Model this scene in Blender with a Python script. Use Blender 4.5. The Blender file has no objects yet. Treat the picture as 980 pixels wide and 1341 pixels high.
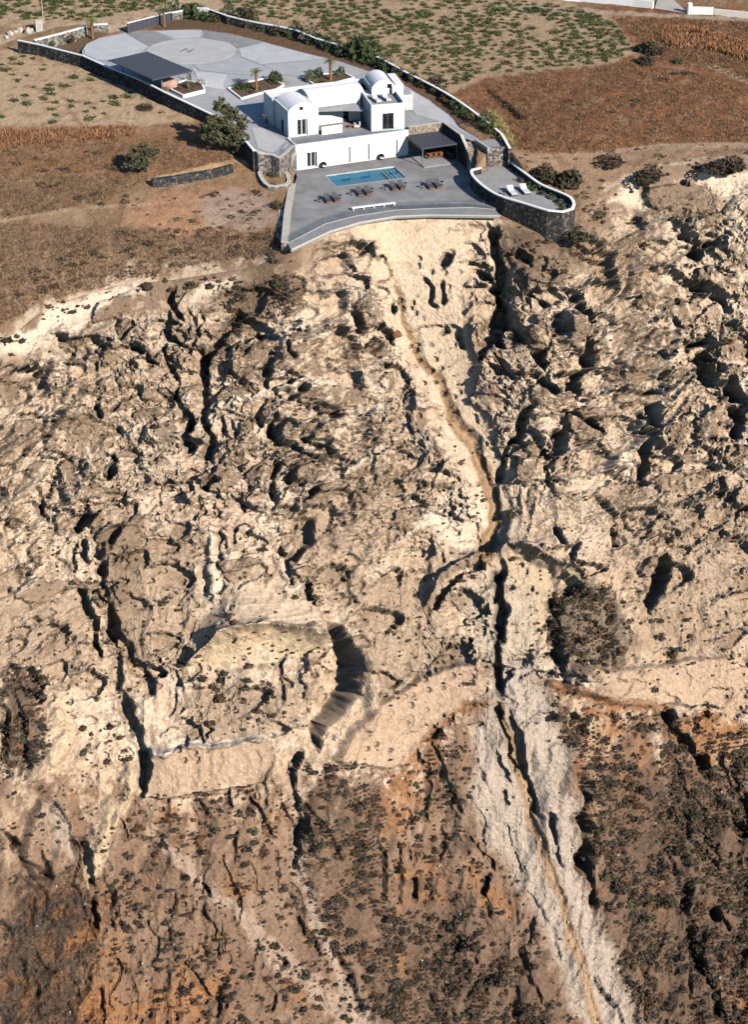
import bpy, bmesh, math, random
import numpy as np

# ------------------------------------------------------------------ camera, sky, sun, exposure
scene = bpy.context.scene
F_PX, CX, CY, PITCH = 2600.0, 490.0, 670.5, math.radians(30)
CAM = np.array([0.0, -257.5, 95.9])
cam_data = bpy.data.cameras.new('camera')
cam = bpy.data.objects.new('camera', cam_data)
scene.collection.objects.link(cam)
cam.location = CAM
cam.rotation_euler = (math.radians(90) - PITCH, 0, 0)
cam_data.sensor_fit = 'VERTICAL'
cam_data.sensor_height = 24.0
cam_data.lens = 12.0 / (CY / F_PX)
cam_data.clip_start = 1.0
cam_data.clip_end = 20000.0
scene.camera = cam

SUN_EL = math.radians(30)
SUN_FROM = math.radians(-49.0)          # world azimuth of the sun (from +X): to the right and behind the camera
sun_vec = np.array([math.cos(SUN_EL) * math.cos(SUN_FROM), math.cos(SUN_EL) * math.sin(SUN_FROM), math.sin(SUN_EL)])
world = bpy.data.worlds.new('World')
scene.world = world
world.use_nodes = True
wn = world.node_tree.nodes
sky = wn.new('ShaderNodeTexSky')
sky.sky_type = 'NISHITA'
sky.sun_disc = False
sky.sun_elevation = SUN_EL
sky.sun_rotation = math.radians(90) - SUN_FROM
sky.altitude = 200
sky.air_density = 1.3
sky.dust_density = 0.0
sky.ozone_density = 6.0
world.node_tree.links.new(sky.outputs['Color'], wn['Background'].inputs['Color'])
wn['Background'].inputs['Strength'].default_value = 0.075
sl = bpy.data.lights.new('sun', 'SUN')
sl.energy = 5.0
sl.angle = math.radians(0.5)
sl.color = (1.0, 0.92, 0.80)
sun = bpy.data.objects.new('sun', sl)
scene.collection.objects.link(sun)
from mathutils import Vector, Matrix
sun.rotation_euler = Vector(sun_vec).to_track_quat('Z', 'Y').to_euler()
scene.cycles.diffuse_bounces = 0
scene.view_settings.view_transform = 'Standard'
scene.view_settings.look = 'None'
scene.view_settings.exposure = 0.48
scene.view_settings.gamma = 1.0
scene.view_settings.use_curve_mapping = False

# ------------------------------------------------------------------ pixel <-> place
cp, sp = math.cos(PITCH), math.sin(PITCH)

def W(px, py, z=0.0):
    """where the ray through a photo pixel meets the level z"""
    a = (px - CX) / F_PX
    b = (CY - py) / F_PX
    d = np.array([a, cp + b * sp, -sp + b * cp])
    return CAM + d * ((z - CAM[2]) / d[2])

def proj(x, y, z):
    x = x - CAM[0]; y = y - CAM[1]; z = z - CAM[2]
    dep = y * cp - z * sp
    return CX + F_PX * x / dep, CY - F_PX * (y * sp + z * cp) / dep

# ------------------------------------------------------------------ noise
def _h(ix, iy, seed):
    n = (ix.astype(np.int64) * 374761393 + iy.astype(np.int64) * 668265263 + seed * 1442695041) & 0xFFFFFFFF
    n = ((n ^ (n >> 13)) * 1274126177) & 0xFFFFFFFF
    n = ((n ^ (n >> 16)) * 2246822519) & 0xFFFFFFFF
    return ((n ^ (n >> 15)) & 0xFFFFFF).astype(np.float32) / 16777216.0

def noise(x, y, seed=0):
    ix = np.floor(x); iy = np.floor(y)
    fx = (x - ix).astype(np.float32); fy = (y - iy).astype(np.float32)
    ix = ix.astype(np.int64); iy = iy.astype(np.int64)
    def g(ox, oy):
        a = _h(ix + ox, iy + oy, seed) * 6.2831853
        return np.cos(a) * (fx - ox) + np.sin(a) * (fy - oy)
    u = fx * fx * fx * (fx * (fx * 6 - 15) + 10); v = fy * fy * fy * (fy * (fy * 6 - 15) + 10)
    a = g(0, 0); b = g(1, 0); c = g(0, 1); d = g(1, 1)
    return ((a + (b - a) * u) * (1 - v) + (c + (d - c) * u) * v) * 1.5

def fbm(x, y, oct=4, seed=0, gain=0.5, ridged=False):
    s = 0; a = 1.0; t = 0
    for o in range(oct):
        n = noise(x, y, seed + o * 17)
        if ridged: n = 1 - 2 * np.abs(n)
        s = s + a * n; t += a; a *= gain
        x = x * 2.03 + 11.3; y = y * 2.03 + 7.7
    return s / t

def worley(x, y, seed=0, jit=0.9):
    ix = np.floor(x).astype(np.int64); iy = np.floor(y).astype(np.int64)
    f1 = np.full(x.shape, 9.0, np.float32); f2 = f1.copy(); cid = np.zeros(x.shape, np.float32)
    dx1 = np.zeros(x.shape, np.float32); dy1 = dx1.copy()
    for oy in (-1, 0, 1):
        for ox in (-1, 0, 1):
            cx = ix + ox; cy = iy + oy
            dx = (cx + 0.5 + jit * (_h(cx, cy, seed) - 0.5) - x).astype(np.float32)
            dy = (cy + 0.5 + jit * (_h(cx, cy, seed + 5) - 0.5) - y).astype(np.float32)
            d = dx * dx + dy * dy
            m = d < f1
            f2 = np.where(m, f1, np.minimum(f2, d))
            f1 = np.where(m, d, f1)
            cid = np.where(m, _h(cx, cy, seed + 9), cid)
            dx1 = np.where(m, -dx, dx1); dy1 = np.where(m, -dy, dy1)
    return np.sqrt(f1), np.sqrt(f2), cid, dx1, dy1

def sstep(a, b, x):
    t = np.clip((x - a) / (b - a), 0, 1)
    return t * t * (3 - 2 * t)

def poly_sd(poly, x, y):
    """signed distance, negative inside"""
    P = np.array(poly, float); n = len(P)
    d = np.full(x.shape, 1e9); ins = np.zeros(x.shape, bool)
    for i in range(n):
        ax, ay = P[i]; bx, by = P[(i + 1) % n]
        ex, ey = bx - ax, by - ay
        t = np.clip(((x - ax) * ex + (y - ay) * ey) / (ex * ex + ey * ey + 1e-9), 0, 1)
        d = np.minimum(d, (x - ax - t * ex) ** 2 + (y - ay - t * ey) ** 2)
        c = (ay > y) != (by > y)
        with np.errstate(divide='ignore', invalid='ignore'):
            ins ^= c & (x < (bx - ax) * (y - ay) / (by - ay + 1e-12) + ax)
    d = np.sqrt(d)
    return np.where(ins, -d, d)

def line_d(pts, x, y):
    """distance to a polyline, position along it (0..1) and signed side"""
    P = np.array(pts, float); n = len(P)
    L = np.r_[0, np.cumsum(np.hypot(*(P[1:] - P[:-1]).T))]
    best = np.full(x.shape, 1e9); pos = np.zeros(x.shape); side = np.zeros(x.shape)
    for i in range(n - 1):
        ax, ay = P[i]; bx, by = P[i + 1]
        ex, ey = bx - ax, by - ay; l2 = ex * ex + ey * ey + 1e-9
        t = np.clip(((x - ax) * ex + (y - ay) * ey) / l2, 0, 1)
        d = (x - ax - t * ex) ** 2 + (y - ay - t * ey) ** 2
        m = d < best
        best = np.where(m, d, best)
        pos = np.where(m, (L[i] + t * math.sqrt(l2)) / L[-1], pos)
        side = np.where(m, np.sign(ex * (y - ay) - ey * (x - ax)), side)
    return np.sqrt(best), pos, side

# ------------------------------------------------------------------ terrain: a sheet in (u across, s down the face)
EDGE = [(-900, 560, -14), (-300, 520, -12), (-120, 490, -10), (0, 452, -8), (60, 402, -6), (150, 374, -5), (230, 366, -4.5), (330, 350, -3),
        (378, 332, -0.9), (440, 302, -0.6), (520, 284, -0.6), (610, 283, -0.6), (655, 285, -0.8), (700, 306, -1.6), (755, 306, -1.6),
        (800, 246, 1), (870, 218, 2.5), (980, 208, 3), (1120, 204, 3), (1900, 230, 3)]
EW = np.array([W(*e) for e in EDGE])

def vary(lo, hi, step, far, grow=1.25):
    a = list(np.arange(lo, hi + step * .5, step)); l = []; g = step; x = lo
    while x > -far: g *= grow; x -= g; l.append(x)
    r = []; g = step; x = a[-1]
    while x < far: g *= grow; x += g; r.append(x)
    return np.array(l[::-1] + a + r)

U = vary(-63, 63, 0.19, 2500, 1.22)
S = np.arange(0, 128, 0.19)
g = .19; x = S[-1]; ex = []
while x < 260: g *= 1.2; x += g; ex.append(x)
S = np.r_[S, ex]
T = np.arange(0, 92, 0.36)
g = .36; x = T[-1]; ex = []
while x < 4000: g *= 1.3; x += g; ex.append(x)
T = np.r_[T, ex]

def smooth1(v, k):
    w = np.hanning(2 * k + 3)[1:-1]; w /= w.sum()
    return np.convolve(np.r_[np.full(k, v[0]), v, np.full(k, v[-1])], w, 'valid')

uf = np.arange(-130, 130.1, .25)
yef = np.interp(uf, EW[:, 0], EW[:, 1]); zef = np.interp(uf, EW[:, 0], EW[:, 2])
ye0 = np.interp(U, uf, smooth1(yef, 6)); ze0 = np.interp(U, uf, smooth1(zef, 6))
ye1 = np.interp(U, uf, smooth1(yef, 70)); ze1 = np.interp(U, uf, smooth1(zef, 70))

th = np.interp(S, [0, 1.5, 4, 40, 50, 58, 64, 84, 92, 130, 260], [35, 55, 60, 54, 50, 55, 62, 60, 47, 43, 40])
ds = np.r_[0, np.diff(S)]
hx = np.cumsum(ds * np.cos(np.radians(th))); hz = np.cumsum(ds * np.sin(np.radians(th)))
k = sstep(3, 34, S)[:, None]
BX = np.repeat(U[None, :], len(S), 0)
BY = (ye0[None] * (1 - k) + ye1[None] * k) - hx[:, None]
BZ = (ze0[None] * (1 - k) + ze1[None] * k) - hz[:, None]
SS = np.repeat(S[:, None], len(U), 1)
PX, PY = proj(BX, BY, BZ)
# ------------------------------------------------------------------ cliff relief
pxm = 0.104                                     # metres per photo pixel on the face
WX = PX + 9.0 * fbm(BX * .25, SS * .25, 3, 3) + 1.8 * fbm(BX * .9, SS * .9, 2, 8, .5)
WY = PY + 9.0 * fbm(BX * .25, SS * .25, 3, 31) + 1.8 * fbm(BX * .9, SS * .9, 2, 81, .5)
fray = fbm(BX * .4, SS * .3, 2, 91, .5)
D = np.zeros(BX.shape)
edgeN = fbm(BX * .55, SS * .55, 3, 95, .6)
crust = np.zeros(BX.shape)
rim = np.zeros(BX.shape)

def sub(pts, pad):
    """index box of the sheet around a set of pixels"""
    p = np.array(pts, float)
    m = (WX > p[:, 0].min() - pad) & (WX < p[:, 0].max() + pad) & (WY > p[:, 1].min() - pad) & (WY < p[:, 1].max() + pad)
    r = np.where(m.any(1))[0]; c = np.where(m.any(0))[0]
    if len(r) == 0 or len(c) == 0: return None
    return np.s_[r[0]:r[-1] + 1, c[0]:c[-1] + 1]

def groove(pts, w, d, sharp=.55):
    w = np.atleast_1d(np.array(w, float)); d = np.atleast_1d(np.array(d, float))
    b = sub(pts, w.max() + 2)
    if b is None: return
    dd, pos, _ = line_d(pts, WX[b], WY[b])
    ww = np.interp(pos, np.linspace(0, 1, len(w)), w) if len(w) > 1 else w[0]
    de = np.interp(pos, np.linspace(0, 1, len(d)), d) if len(d) > 1 else d[0]
    end = sstep(0, .06, pos) * sstep(1, .94, pos) * .7 + .3
    ww = ww * np.clip(1.1 + 1.3 * fray[b], .35, 2.2); de = de * np.clip(1 + .9 * fray[b], .4, 1.6)
    D[b] -= de * end * sstep(0, sharp, 1 - dd / ww)

def ridge(pts, w, h):
    groove(pts, w, -np.array(h, float), 1.0)

def hollow(poly, d, e=3.0, tilt=0.0):
    """sunk pocket with steep rims; tilt makes its floor deeper towards the right-hand rim"""
    b = sub(poly, 6)
    if b is None: return
    sd = poly_sd(poly, WX[b], WY[b])
    p = np.array(poly, float); x0, x1 = p[:, 0].min(), p[:, 0].max()
    k = 1 + tilt * (np.clip((WX[b] - x0) / (x1 - x0), 0, 1) - .5)
    D[b] -= d * k * sstep(1.0, -e, sd)

def pit(cx, cy, rx, ry, d):
    hollow([(cx + rx * math.cos(a), cy + ry * math.sin(a)) for a in np.linspace(0, 6.283, 11)[:-1]], d, max(2, min(rx, ry) * .5))

def lump(cx, cy, rx, ry, ang, h, c=1.0):
    R_ = max(rx, ry)
    b = sub([(cx - R_, cy - R_), (cx + R_, cy + R_)], 3)
    if b is None: return
    a = math.radians(ang); ca, sa = math.cos(a), math.sin(a)
    dx = WX[b] - cx; dy = WY[b] - cy
    u = (dx * ca + dy * sa) / rx; v = (-dx * sa + dy * ca) / ry
    r = (u * u + v * v) * np.clip(1 + 1.1 * edgeN[b], .4, 2.2)
    k = np.sqrt(np.clip(1 - r, 0, 1))
    m_ = sstep(1.25, .8, r)
    avg = (D[b] * m_).sum() / (m_.sum() + 1e-6)
    up_ = np.clip(.78 - .42 * u - .22 * v, .12, 1.3)                     # stands proud at its left and upper edge, runs out to the right
    D[b] = D[b] * (1 - .45 * m_) + avg * .45 * m_ + 1.25 * h * up_ * (.6 * sstep(0, .4, k) + .4 * k)
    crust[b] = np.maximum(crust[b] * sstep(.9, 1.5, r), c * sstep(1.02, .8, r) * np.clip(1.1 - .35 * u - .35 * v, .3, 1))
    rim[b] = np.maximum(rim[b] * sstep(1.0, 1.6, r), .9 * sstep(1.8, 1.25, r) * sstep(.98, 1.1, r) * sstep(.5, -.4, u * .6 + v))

# broad forms
wu, wv = BX + 1.3 * fbm(BX * .15, SS * .15, 3, 5), SS + 1.3 * fbm(BX * .15, SS * .15, 3, 6)
rug = sstep(2, 9, SS) * sstep(760, 640, PY + 20 * noise(BX * .05, SS * .05, 2))       # rugged tuff zone
chan = [(495, 312), (520, 375), (535, 420), (552, 462), (580, 500), (598, 545), (618, 582), (637, 616), (646, 652), (648, 684), (640, 705), (634, 728)]
cd_, cpos, _ = line_d(chan, PX, PY)
funnel = sstep(46, 20, cd_) * sstep(720, 690, PY)
smooth_poly = [(492, 296), (640, 292), (618, 420), (630, 500), (660, 640), (625, 640), (560, 520), (500, 400)]
smoothz = np.maximum(funnel, sstep(12, -16, poly_sd(smooth_poly, PX, PY)))
rug = rug * (1 - .75 * smoothz)
D += 1.6 * fbm(wu * .07, wv * .05, 3, 41) * sstep(1, 12, SS)
low = sstep(900, 1010, PY + 25 * fbm(BX * .08, SS * .08, 2, 77))
D += 1.9 * low * fbm(wu * .10 + .25 * wv * .03, wv * .028, 3, 43, ridged=True)
D += sstep(2, 14, SS) * (1 - low) * .9 * fbm(wu * .13 + 3, wv * .03, 3, 44, .5, True)
# procedural noses and creases, two sizes
f1, f2, cid, dx1, dy1 = worley(wu / 5.2, wv / 3.6, 3)
nose = np.sqrt(np.clip(1 - (f1 / .62) ** 2, 0, 1)) * (cid > .35)
D += rug * 1.0 * nose * (.5 + cid)
D -= rug * .35 * sstep(.12, 0, f2 - f1)
crust = np.maximum(crust, rug * sstep(.1, .4, nose) * (cid > .6) * .7)
f1, f2, cid, dx1, dy1 = worley(wu / 2.1 + 31, wv / 1.5, 9)
nose = np.sqrt(np.clip(1 - (f1 / .6) ** 2, 0, 1)) * (cid > .5)
D += (.2 + rug * .8) * .22 * nose * sstep(2, 5, SS) * (1 - .6 * low)
crust = np.maximum(crust, rug * sstep(.2, .5, nose) * (cid > .75) * .45)
mid = sstep(2, 5, SS) * (1 - low) * (1 - .6 * smoothz)
# curved ledges: a warped field cut into steps, each step a small scarp
qx, qy = wu + 2.2 * fbm(wu * .22, wv * .22, 3, 55), wv + 2.2 * fbm(wu * .22, wv * .22, 3, 56)
q = 5.5 * fbm(qx * .085, qy * .15, 4, 57, .5) + 2.2 * nose
fq = q - np.floor(q)
D += (rug * .75 + mid * .25) * .65 * (np.floor(q) + sstep(0, .12, fq))
D -= (rug * .75 + mid * .25) * .61 * q
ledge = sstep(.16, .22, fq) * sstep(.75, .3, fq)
q = 4.5 * fbm(qx * .26 + 5, qy * .42, 4, 58, .55); fq2 = q - np.floor(q)
D += (rug * .8 + mid * .35) * .10 * (np.floor(q) + sstep(0, .2, fq2) - .8 * q)
D += (rug + mid * .6) * (.30 * fbm(wu * .22, wv * .25, 3, 51, .5, True) + .06 * fbm(wu * 1.3, wv * 1.3, 2, 52, .6, True))
D += mid * .28 * fbm(wu * .6, wv * .13, 3, 53, .5, True)
D += (.15 + low) * sstep(1, 4, SS) * (.5 * fbm(wu * .3, wv * .16, 3, 54, .5, True))

# thin fins running obliquely down the face, and upright ribs
al_, ac_ = wu * .927 - wv * .375, wu * .375 + wv * .927
fin = np.clip(1 - 1.7 * np.abs(noise(al_ * .055 + .5 * noise(wu * .12, wv * .12, 171), ac_ * .27 + .9 * noise(wu * .1, wv * .1, 172), 173)), 0, 1) ** 3 * sstep(-.25, .2, noise(wu * .07, wv * .07, 174))
rib = np.clip(1 - 1.8 * np.abs(noise(wu * .30 + .8 * noise(wu * .09, wv * .09, 175), wv * .05, 176)), 0, 1) ** 3 * sstep(-.1, .3, noise(wu * .06 + 4, wv * .06, 177))
D += (rug * .9 + mid * .4) * (1.35 * fin + 1.0 * rib)
# procedural scoops: hollowed under a sharp brow, open below, with a pale rim
def scoop(cx, cy, rx, ry, ang, d, c):
    m_ = max(rx, ry) * 1.25
    b = sub([(cx - m_, cy - m_), (cx + m_, cy + m_)], 1)
    if b is None: return
    a = math.radians(ang); ca, sa = math.cos(a), math.sin(a)
    dx = WX[b] - cx; dy = WY[b] - cy
    u = (dx * ca + dy * sa) / rx; v = -(-dx * sa + dy * ca) / ry
    r = np.sqrt(u * u + v * v) * np.clip(1 + .5 * edgeN[b], .6, 1.5)
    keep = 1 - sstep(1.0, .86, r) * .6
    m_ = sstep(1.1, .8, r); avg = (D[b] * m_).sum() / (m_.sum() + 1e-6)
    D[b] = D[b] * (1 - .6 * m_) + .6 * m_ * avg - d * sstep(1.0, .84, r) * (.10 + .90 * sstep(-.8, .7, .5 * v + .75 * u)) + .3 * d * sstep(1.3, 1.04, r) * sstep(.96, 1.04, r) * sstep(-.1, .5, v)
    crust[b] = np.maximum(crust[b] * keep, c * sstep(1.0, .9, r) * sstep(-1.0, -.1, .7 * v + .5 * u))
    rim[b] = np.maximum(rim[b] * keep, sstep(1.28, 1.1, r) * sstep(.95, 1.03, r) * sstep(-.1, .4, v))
r5 = np.random.RandomState(21)
def zone_w(px, py):
    j = np.unravel_index(0, PX.shape); return 1
n_s = 0
while n_s < 700:
    px = r5.uniform(-40, 1020); py = r5.uniform(300, 960)
    if py > 700 and r5.rand() < .45: continue
    if 290 < py < 700 and -45 < px - (510 + (py - 300) * .37) < 75 - .1 * (py - 300) and r5.rand() < .95: continue
    if (px < 380 and py < 470 - .25 * px) or (240 < px < 430 and 760 < py < 870) or (640 < px < 800 and 640 < py < 730 and r5.rand() < .8): continue
    if px > 640 and py < 330 - .1 * (px - 640) : continue
    big = r5.rand() ** 2
    rx = 8 + 30 * big; ry = rx * r5.uniform(.34, .62); n_s += 1
    scoop(px, py, rx, ry, r5.normal() * 16 - 10, (.5 + 1.5 * big) * r5.uniform(.6, 1.2), float(r5.rand() < .55) * r5.uniform(.45, .9))
# angular blocks
fb1, fb2, cb, _, _ = worley(wu / 1.25 + .4 * noise(wu * .9, wv * .9, 17), wv / .95, 23)
blk_ = (rug * .9 + mid * .45) * sstep(-.15, .25, noise(wu * .16, wv * .16, 24))
D += blk_ * .11 * (cb - .5) - blk_ * .09 * sstep(.09, 0, fb2 - fb1)
fb1, fb2, cb, _, _ = worley(wu / .55, wv / .45, 27)
D += (rug * .7 + mid * .6 + low * 1.3) * sstep(2, 4, SS) * .10 * (cb - .5)
BAND = [(300, 772), (367, 772), (392, 780), (428, 838), (350, 822), (296, 832), (246, 862), (280, 780)]
band = sstep(4, -8, poly_sd(BAND, WX, WY))
BAND2 = [(664, 640), (800, 640), (806, 690), (790, 740), (700, 712), (664, 716)]
band2 = .6 * sstep(22, -26, poly_sd(BAND2, WX, WY))
bands = np.maximum(band, band2)
sm = bands.copy()
FUN = [(490, 300), (560, 296), (622, 300), (612, 400), (626, 500), (650, 560), (668, 640), (700, 700), (640, 722), (596, 716), (625, 650), (590, 570), (550, 490), (515, 410)]
for p_ in [[(190, 1000), (200, 978), (270, 972), (346, 962), (354, 990), (342, 1026), (282, 1036), (188, 1046)], [(246, 880), (254, 856), (298, 830), (352, 820), (424, 838), (404, 878), (330, 872), (276, 896)], [(470, 930), (560, 880), (630, 862), (636, 902), (602, 926), (562, 956), (520, 1004), (450, 1008)], [(750, 872), (830, 872), (960, 852), (985, 900), (940, 926), (862, 920), (800, 916)], [(664, 730), (690, 722), (724, 738), (742, 762), (730, 800), (705, 800)],
           [(600, 690), (640, 660), (640, 722), (600, 738), (570, 762), (552, 800), (545, 760)], [(266, 690), (290, 690), (296, 800), (250, 850), (262, 780)], FUN]:
    sm = np.maximum(sm, sstep(6, -8, poly_sd(p_, WX, WY)))
D *= 1 - .68 * sm
# flaring buttresses that end in an overhanging lip
def flare(lip, top, h, under, fall=14, e=14, eL=None, back=16):
    lp = np.array(lip, float)
    b = sub(list(lip) + [(lp[0, 0], top), (lp[-1, 0], top), (lp[0, 0], lp[:, 1].max() + 60)], 8)
    yl = np.interp(WX[b], lp[:, 0], lp[:, 1]); t = np.clip((WY[b] - top) / (yl - top), 0, 1)
    spread = .55 + .45 * t; mid_ = (lp[0, 0] + lp[-1, 0]) / 2; hw = (lp[-1, 0] - lp[0, 0]) / 2
    eL = eL or e; xr = (WX[b] - mid_) / (hw * spread)
    side = sstep(1.0, 1 - e / hw, xr) * sstep(-1.0, -1 + eL / hw, xr)
    above = WY[b] < yl
    D[b] += np.where(above, h * t ** 1.6 * side, h * side * np.exp(-(np.clip(WY[b] - yl, 0, None) / back) ** 1.5) - under * np.exp(-np.clip(WY[b] - yl, 0, None) / fall) * sstep(1.0, .9, np.abs(WX[b] - mid_) / hw) * sstep(0, 2.5, WY[b] - yl))
flare([(244, 872), (256, 856), (296, 832), (352, 822), (420, 838), (432, 846)], 690, 4.2, .7, 18, 16, 70, 20)
flare([(552, 806), (572, 764), (600, 740), (634, 726)], 655, 1.6, 1.0, 16, 14, 14, 7)
flare([(650, 724), (684, 717), (722, 731), (768, 764)], 640, 2.2, 1.2, 22, 30, 14, 9)
for p_, h_, e_ in [([(190, 1002), (198, 980), (270, 974), (346, 964), (354, 990), (342, 1024), (282, 1036), (186, 1046)], 2.0, 5), ([(470, 930), (560, 880), (630, 862), (636, 902), (602, 926), (562, 956), (520, 1004), (450, 1008), (422, 988)], 1.5, 7), ([(750, 872), (830, 872), (960, 852), (985, 900), (940, 928), (862, 921), (800, 918), (740, 902)], 1.6, 6),
                   ([(40, 1040), (70, 1046), (96, 1092), (92, 1130), (60, 1150), (20, 1120)], 1.6, 8), ([(520, 640), (600, 640), (635, 620), (640, 700), (560, 700), (490, 740)], .6, 16)]:
    hollow(p_, -h_, e_)
# random-walk cracks running down the face
D_keep = D.copy()
for _ in range(60):
    x = r5.uniform(-20, 1000); y = r5.uniform(330, 900); pts_ = [(x, y)]; hd = r5.normal() * .5
    for _k in range(r5.randint(3, 9)):
        hd = .7 * hd + r5.normal() * .5; x += 11 * math.sin(hd); y += 9 + 5 * r5.rand(); pts_.append((x, y))
    if 480 < pts_[0][0] < 660 and pts_[0][1] < 700: continue
    groove(pts_, np.r_[1.5, r5.uniform(2.2, 4.5, 2), 1.5], r5.uniform(.3, .9), .9)
for _ in range(90):                                                      # short runnels on the lower slopes
    x = r5.uniform(-20, 1000); y = r5.uniform(960, 1300); pts_ = [(x, y)]; hd = .25 + r5.normal() * .3
    for _k in range(r5.randint(3, 9)):
        hd = .8 * hd + .05 + r5.normal() * .25; x += 11 * math.sin(hd); y += 12; pts_.append((x, y))
    groove(pts_, np.r_[2, r5.uniform(3, 7, 2), 2], r5.uniform(.3, .9))
D = D * (1 - .8 * sm) + D_keep * .8 * sm
# lumps read off the photograph: cx cy rx ry angle height
LUMPS = [(156, 403, 42, 14, -25, .9), (143, 465, 18, 17, 0, 1.1), (136, 510, 16, 14, 0, .9), (166, 500, 18, 10, 0, .8), (102, 572, 58, 38, -5, 1.6),
 (135, 531, 14, 12, 0, .8), (163, 528, 22, 8, -20, .6), (201, 544, 35, 8, -8, .6), (12, 512, 15, 20, 0, .8), (165, 431, 15, 12, -30, .8),
 (214, 567, 30, 10, -20, .7), (202, 518, 18, 10, 0, .7), (247, 475, 14, 13, 0, 1.), (236, 440, 12, 12, 0, 1.), (100, 447, 25, 6, -5, .4),
 (341, 474, 38, 30, -40, 1.4), (388, 471, 30, 34, 0, 1.0), (425, 522, 68, 15, 8, 1.3), (425, 564, 34, 17, 0, 1.3), (386, 568, 27, 15, 0, 1.2),
 (314, 516, 30, 8, -8, .6), (476, 413, 16, 20, 0, .8), (84, 621, 17, 17, 0, 1.3), (120, 616, 22, 15, 0, 1.3), (143, 617, 13, 14, 0, 1.2),
 (122, 649, 30, 15, 0, 1.2), (74, 687, 13, 13, 0, 1.2), (130, 687, 18, 13, -20, 1.3), (163, 702, 40, 17, -25, 1.2), (18, 677, 14, 14, 0, .9),
 (48, 725, 14, 14, 0, .8), (41, 618, 18, 14, 0, .8), (219, 603, 25, 8, -15, .7), (53, 774, 40, 16, -5, .8), (138, 784, 18, 12, 0, 1.1),
 (158, 779, 10, 12, 0, 1.), (293, 631, 26, 15, 0, 1.3), (399, 620, 28, 14, 0, 1.4), (378, 602, 25, 8, 5, 1.), (470, 612, 35, 12, -20, 1.),
 (319, 748, 28, 16, 0, .7), (470, 652, 14, 10, 0, .8), (423, 756, 25, 12, 0, .8), (394, 753, 12, 12, 0, .9), (884, 262, 50, 22, 0, 1.1),
 (868, 390, 40, 14, -12, .9), (890, 406, 30, 10, 0, .7), (948, 331, 18, 10, 0, .8), (932, 368, 30, 14, 10, 1.), (813, 427, 30, 8, -15, .7),
 (921, 292, 28, 8, -25, .7), (802, 448, 28, 12, 0, .9), (834, 478, 28, 12, 0, 1.), (821, 499, 42, 10, 3, 1.), (834, 524, 38, 7, 0, .9),
 (770, 555, 30, 22, 0, 1.4), (890, 632, 40, 14, -10, .9), (958, 457, 20, 15, 0, 1.), (800, 647, 30, 12, -5, .8), (560, 548, 24, 26, 0, 1.),
 (538, 683, 35, 18, -12, .7), (496, 611, 18, 22, 10, .9), (692, 611, 18, 30, 0, 1.2), (715, 520, 30, 18, 20, 1.3), (700, 440, 18, 16, 0, 1.3),
 (747, 440, 15, 25, 0, 1.3), (640, 520, 20, 22, 0, .8), (930, 560, 22, 26, 0, 1.), (880, 570, 20, 16, 0, .7), (845, 745, 12, 12, 0, 1.2),
 (965, 600, 20, 16, 0, .8), (495, 455, 16, 14, 20, 1.1), (508, 500, 16, 12, 0, 1.), (30, 560, 20, 10, 0, .6), (330, 560, 16, 12, 0, .8)]
for l in LUMPS: lump(*l)

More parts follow.
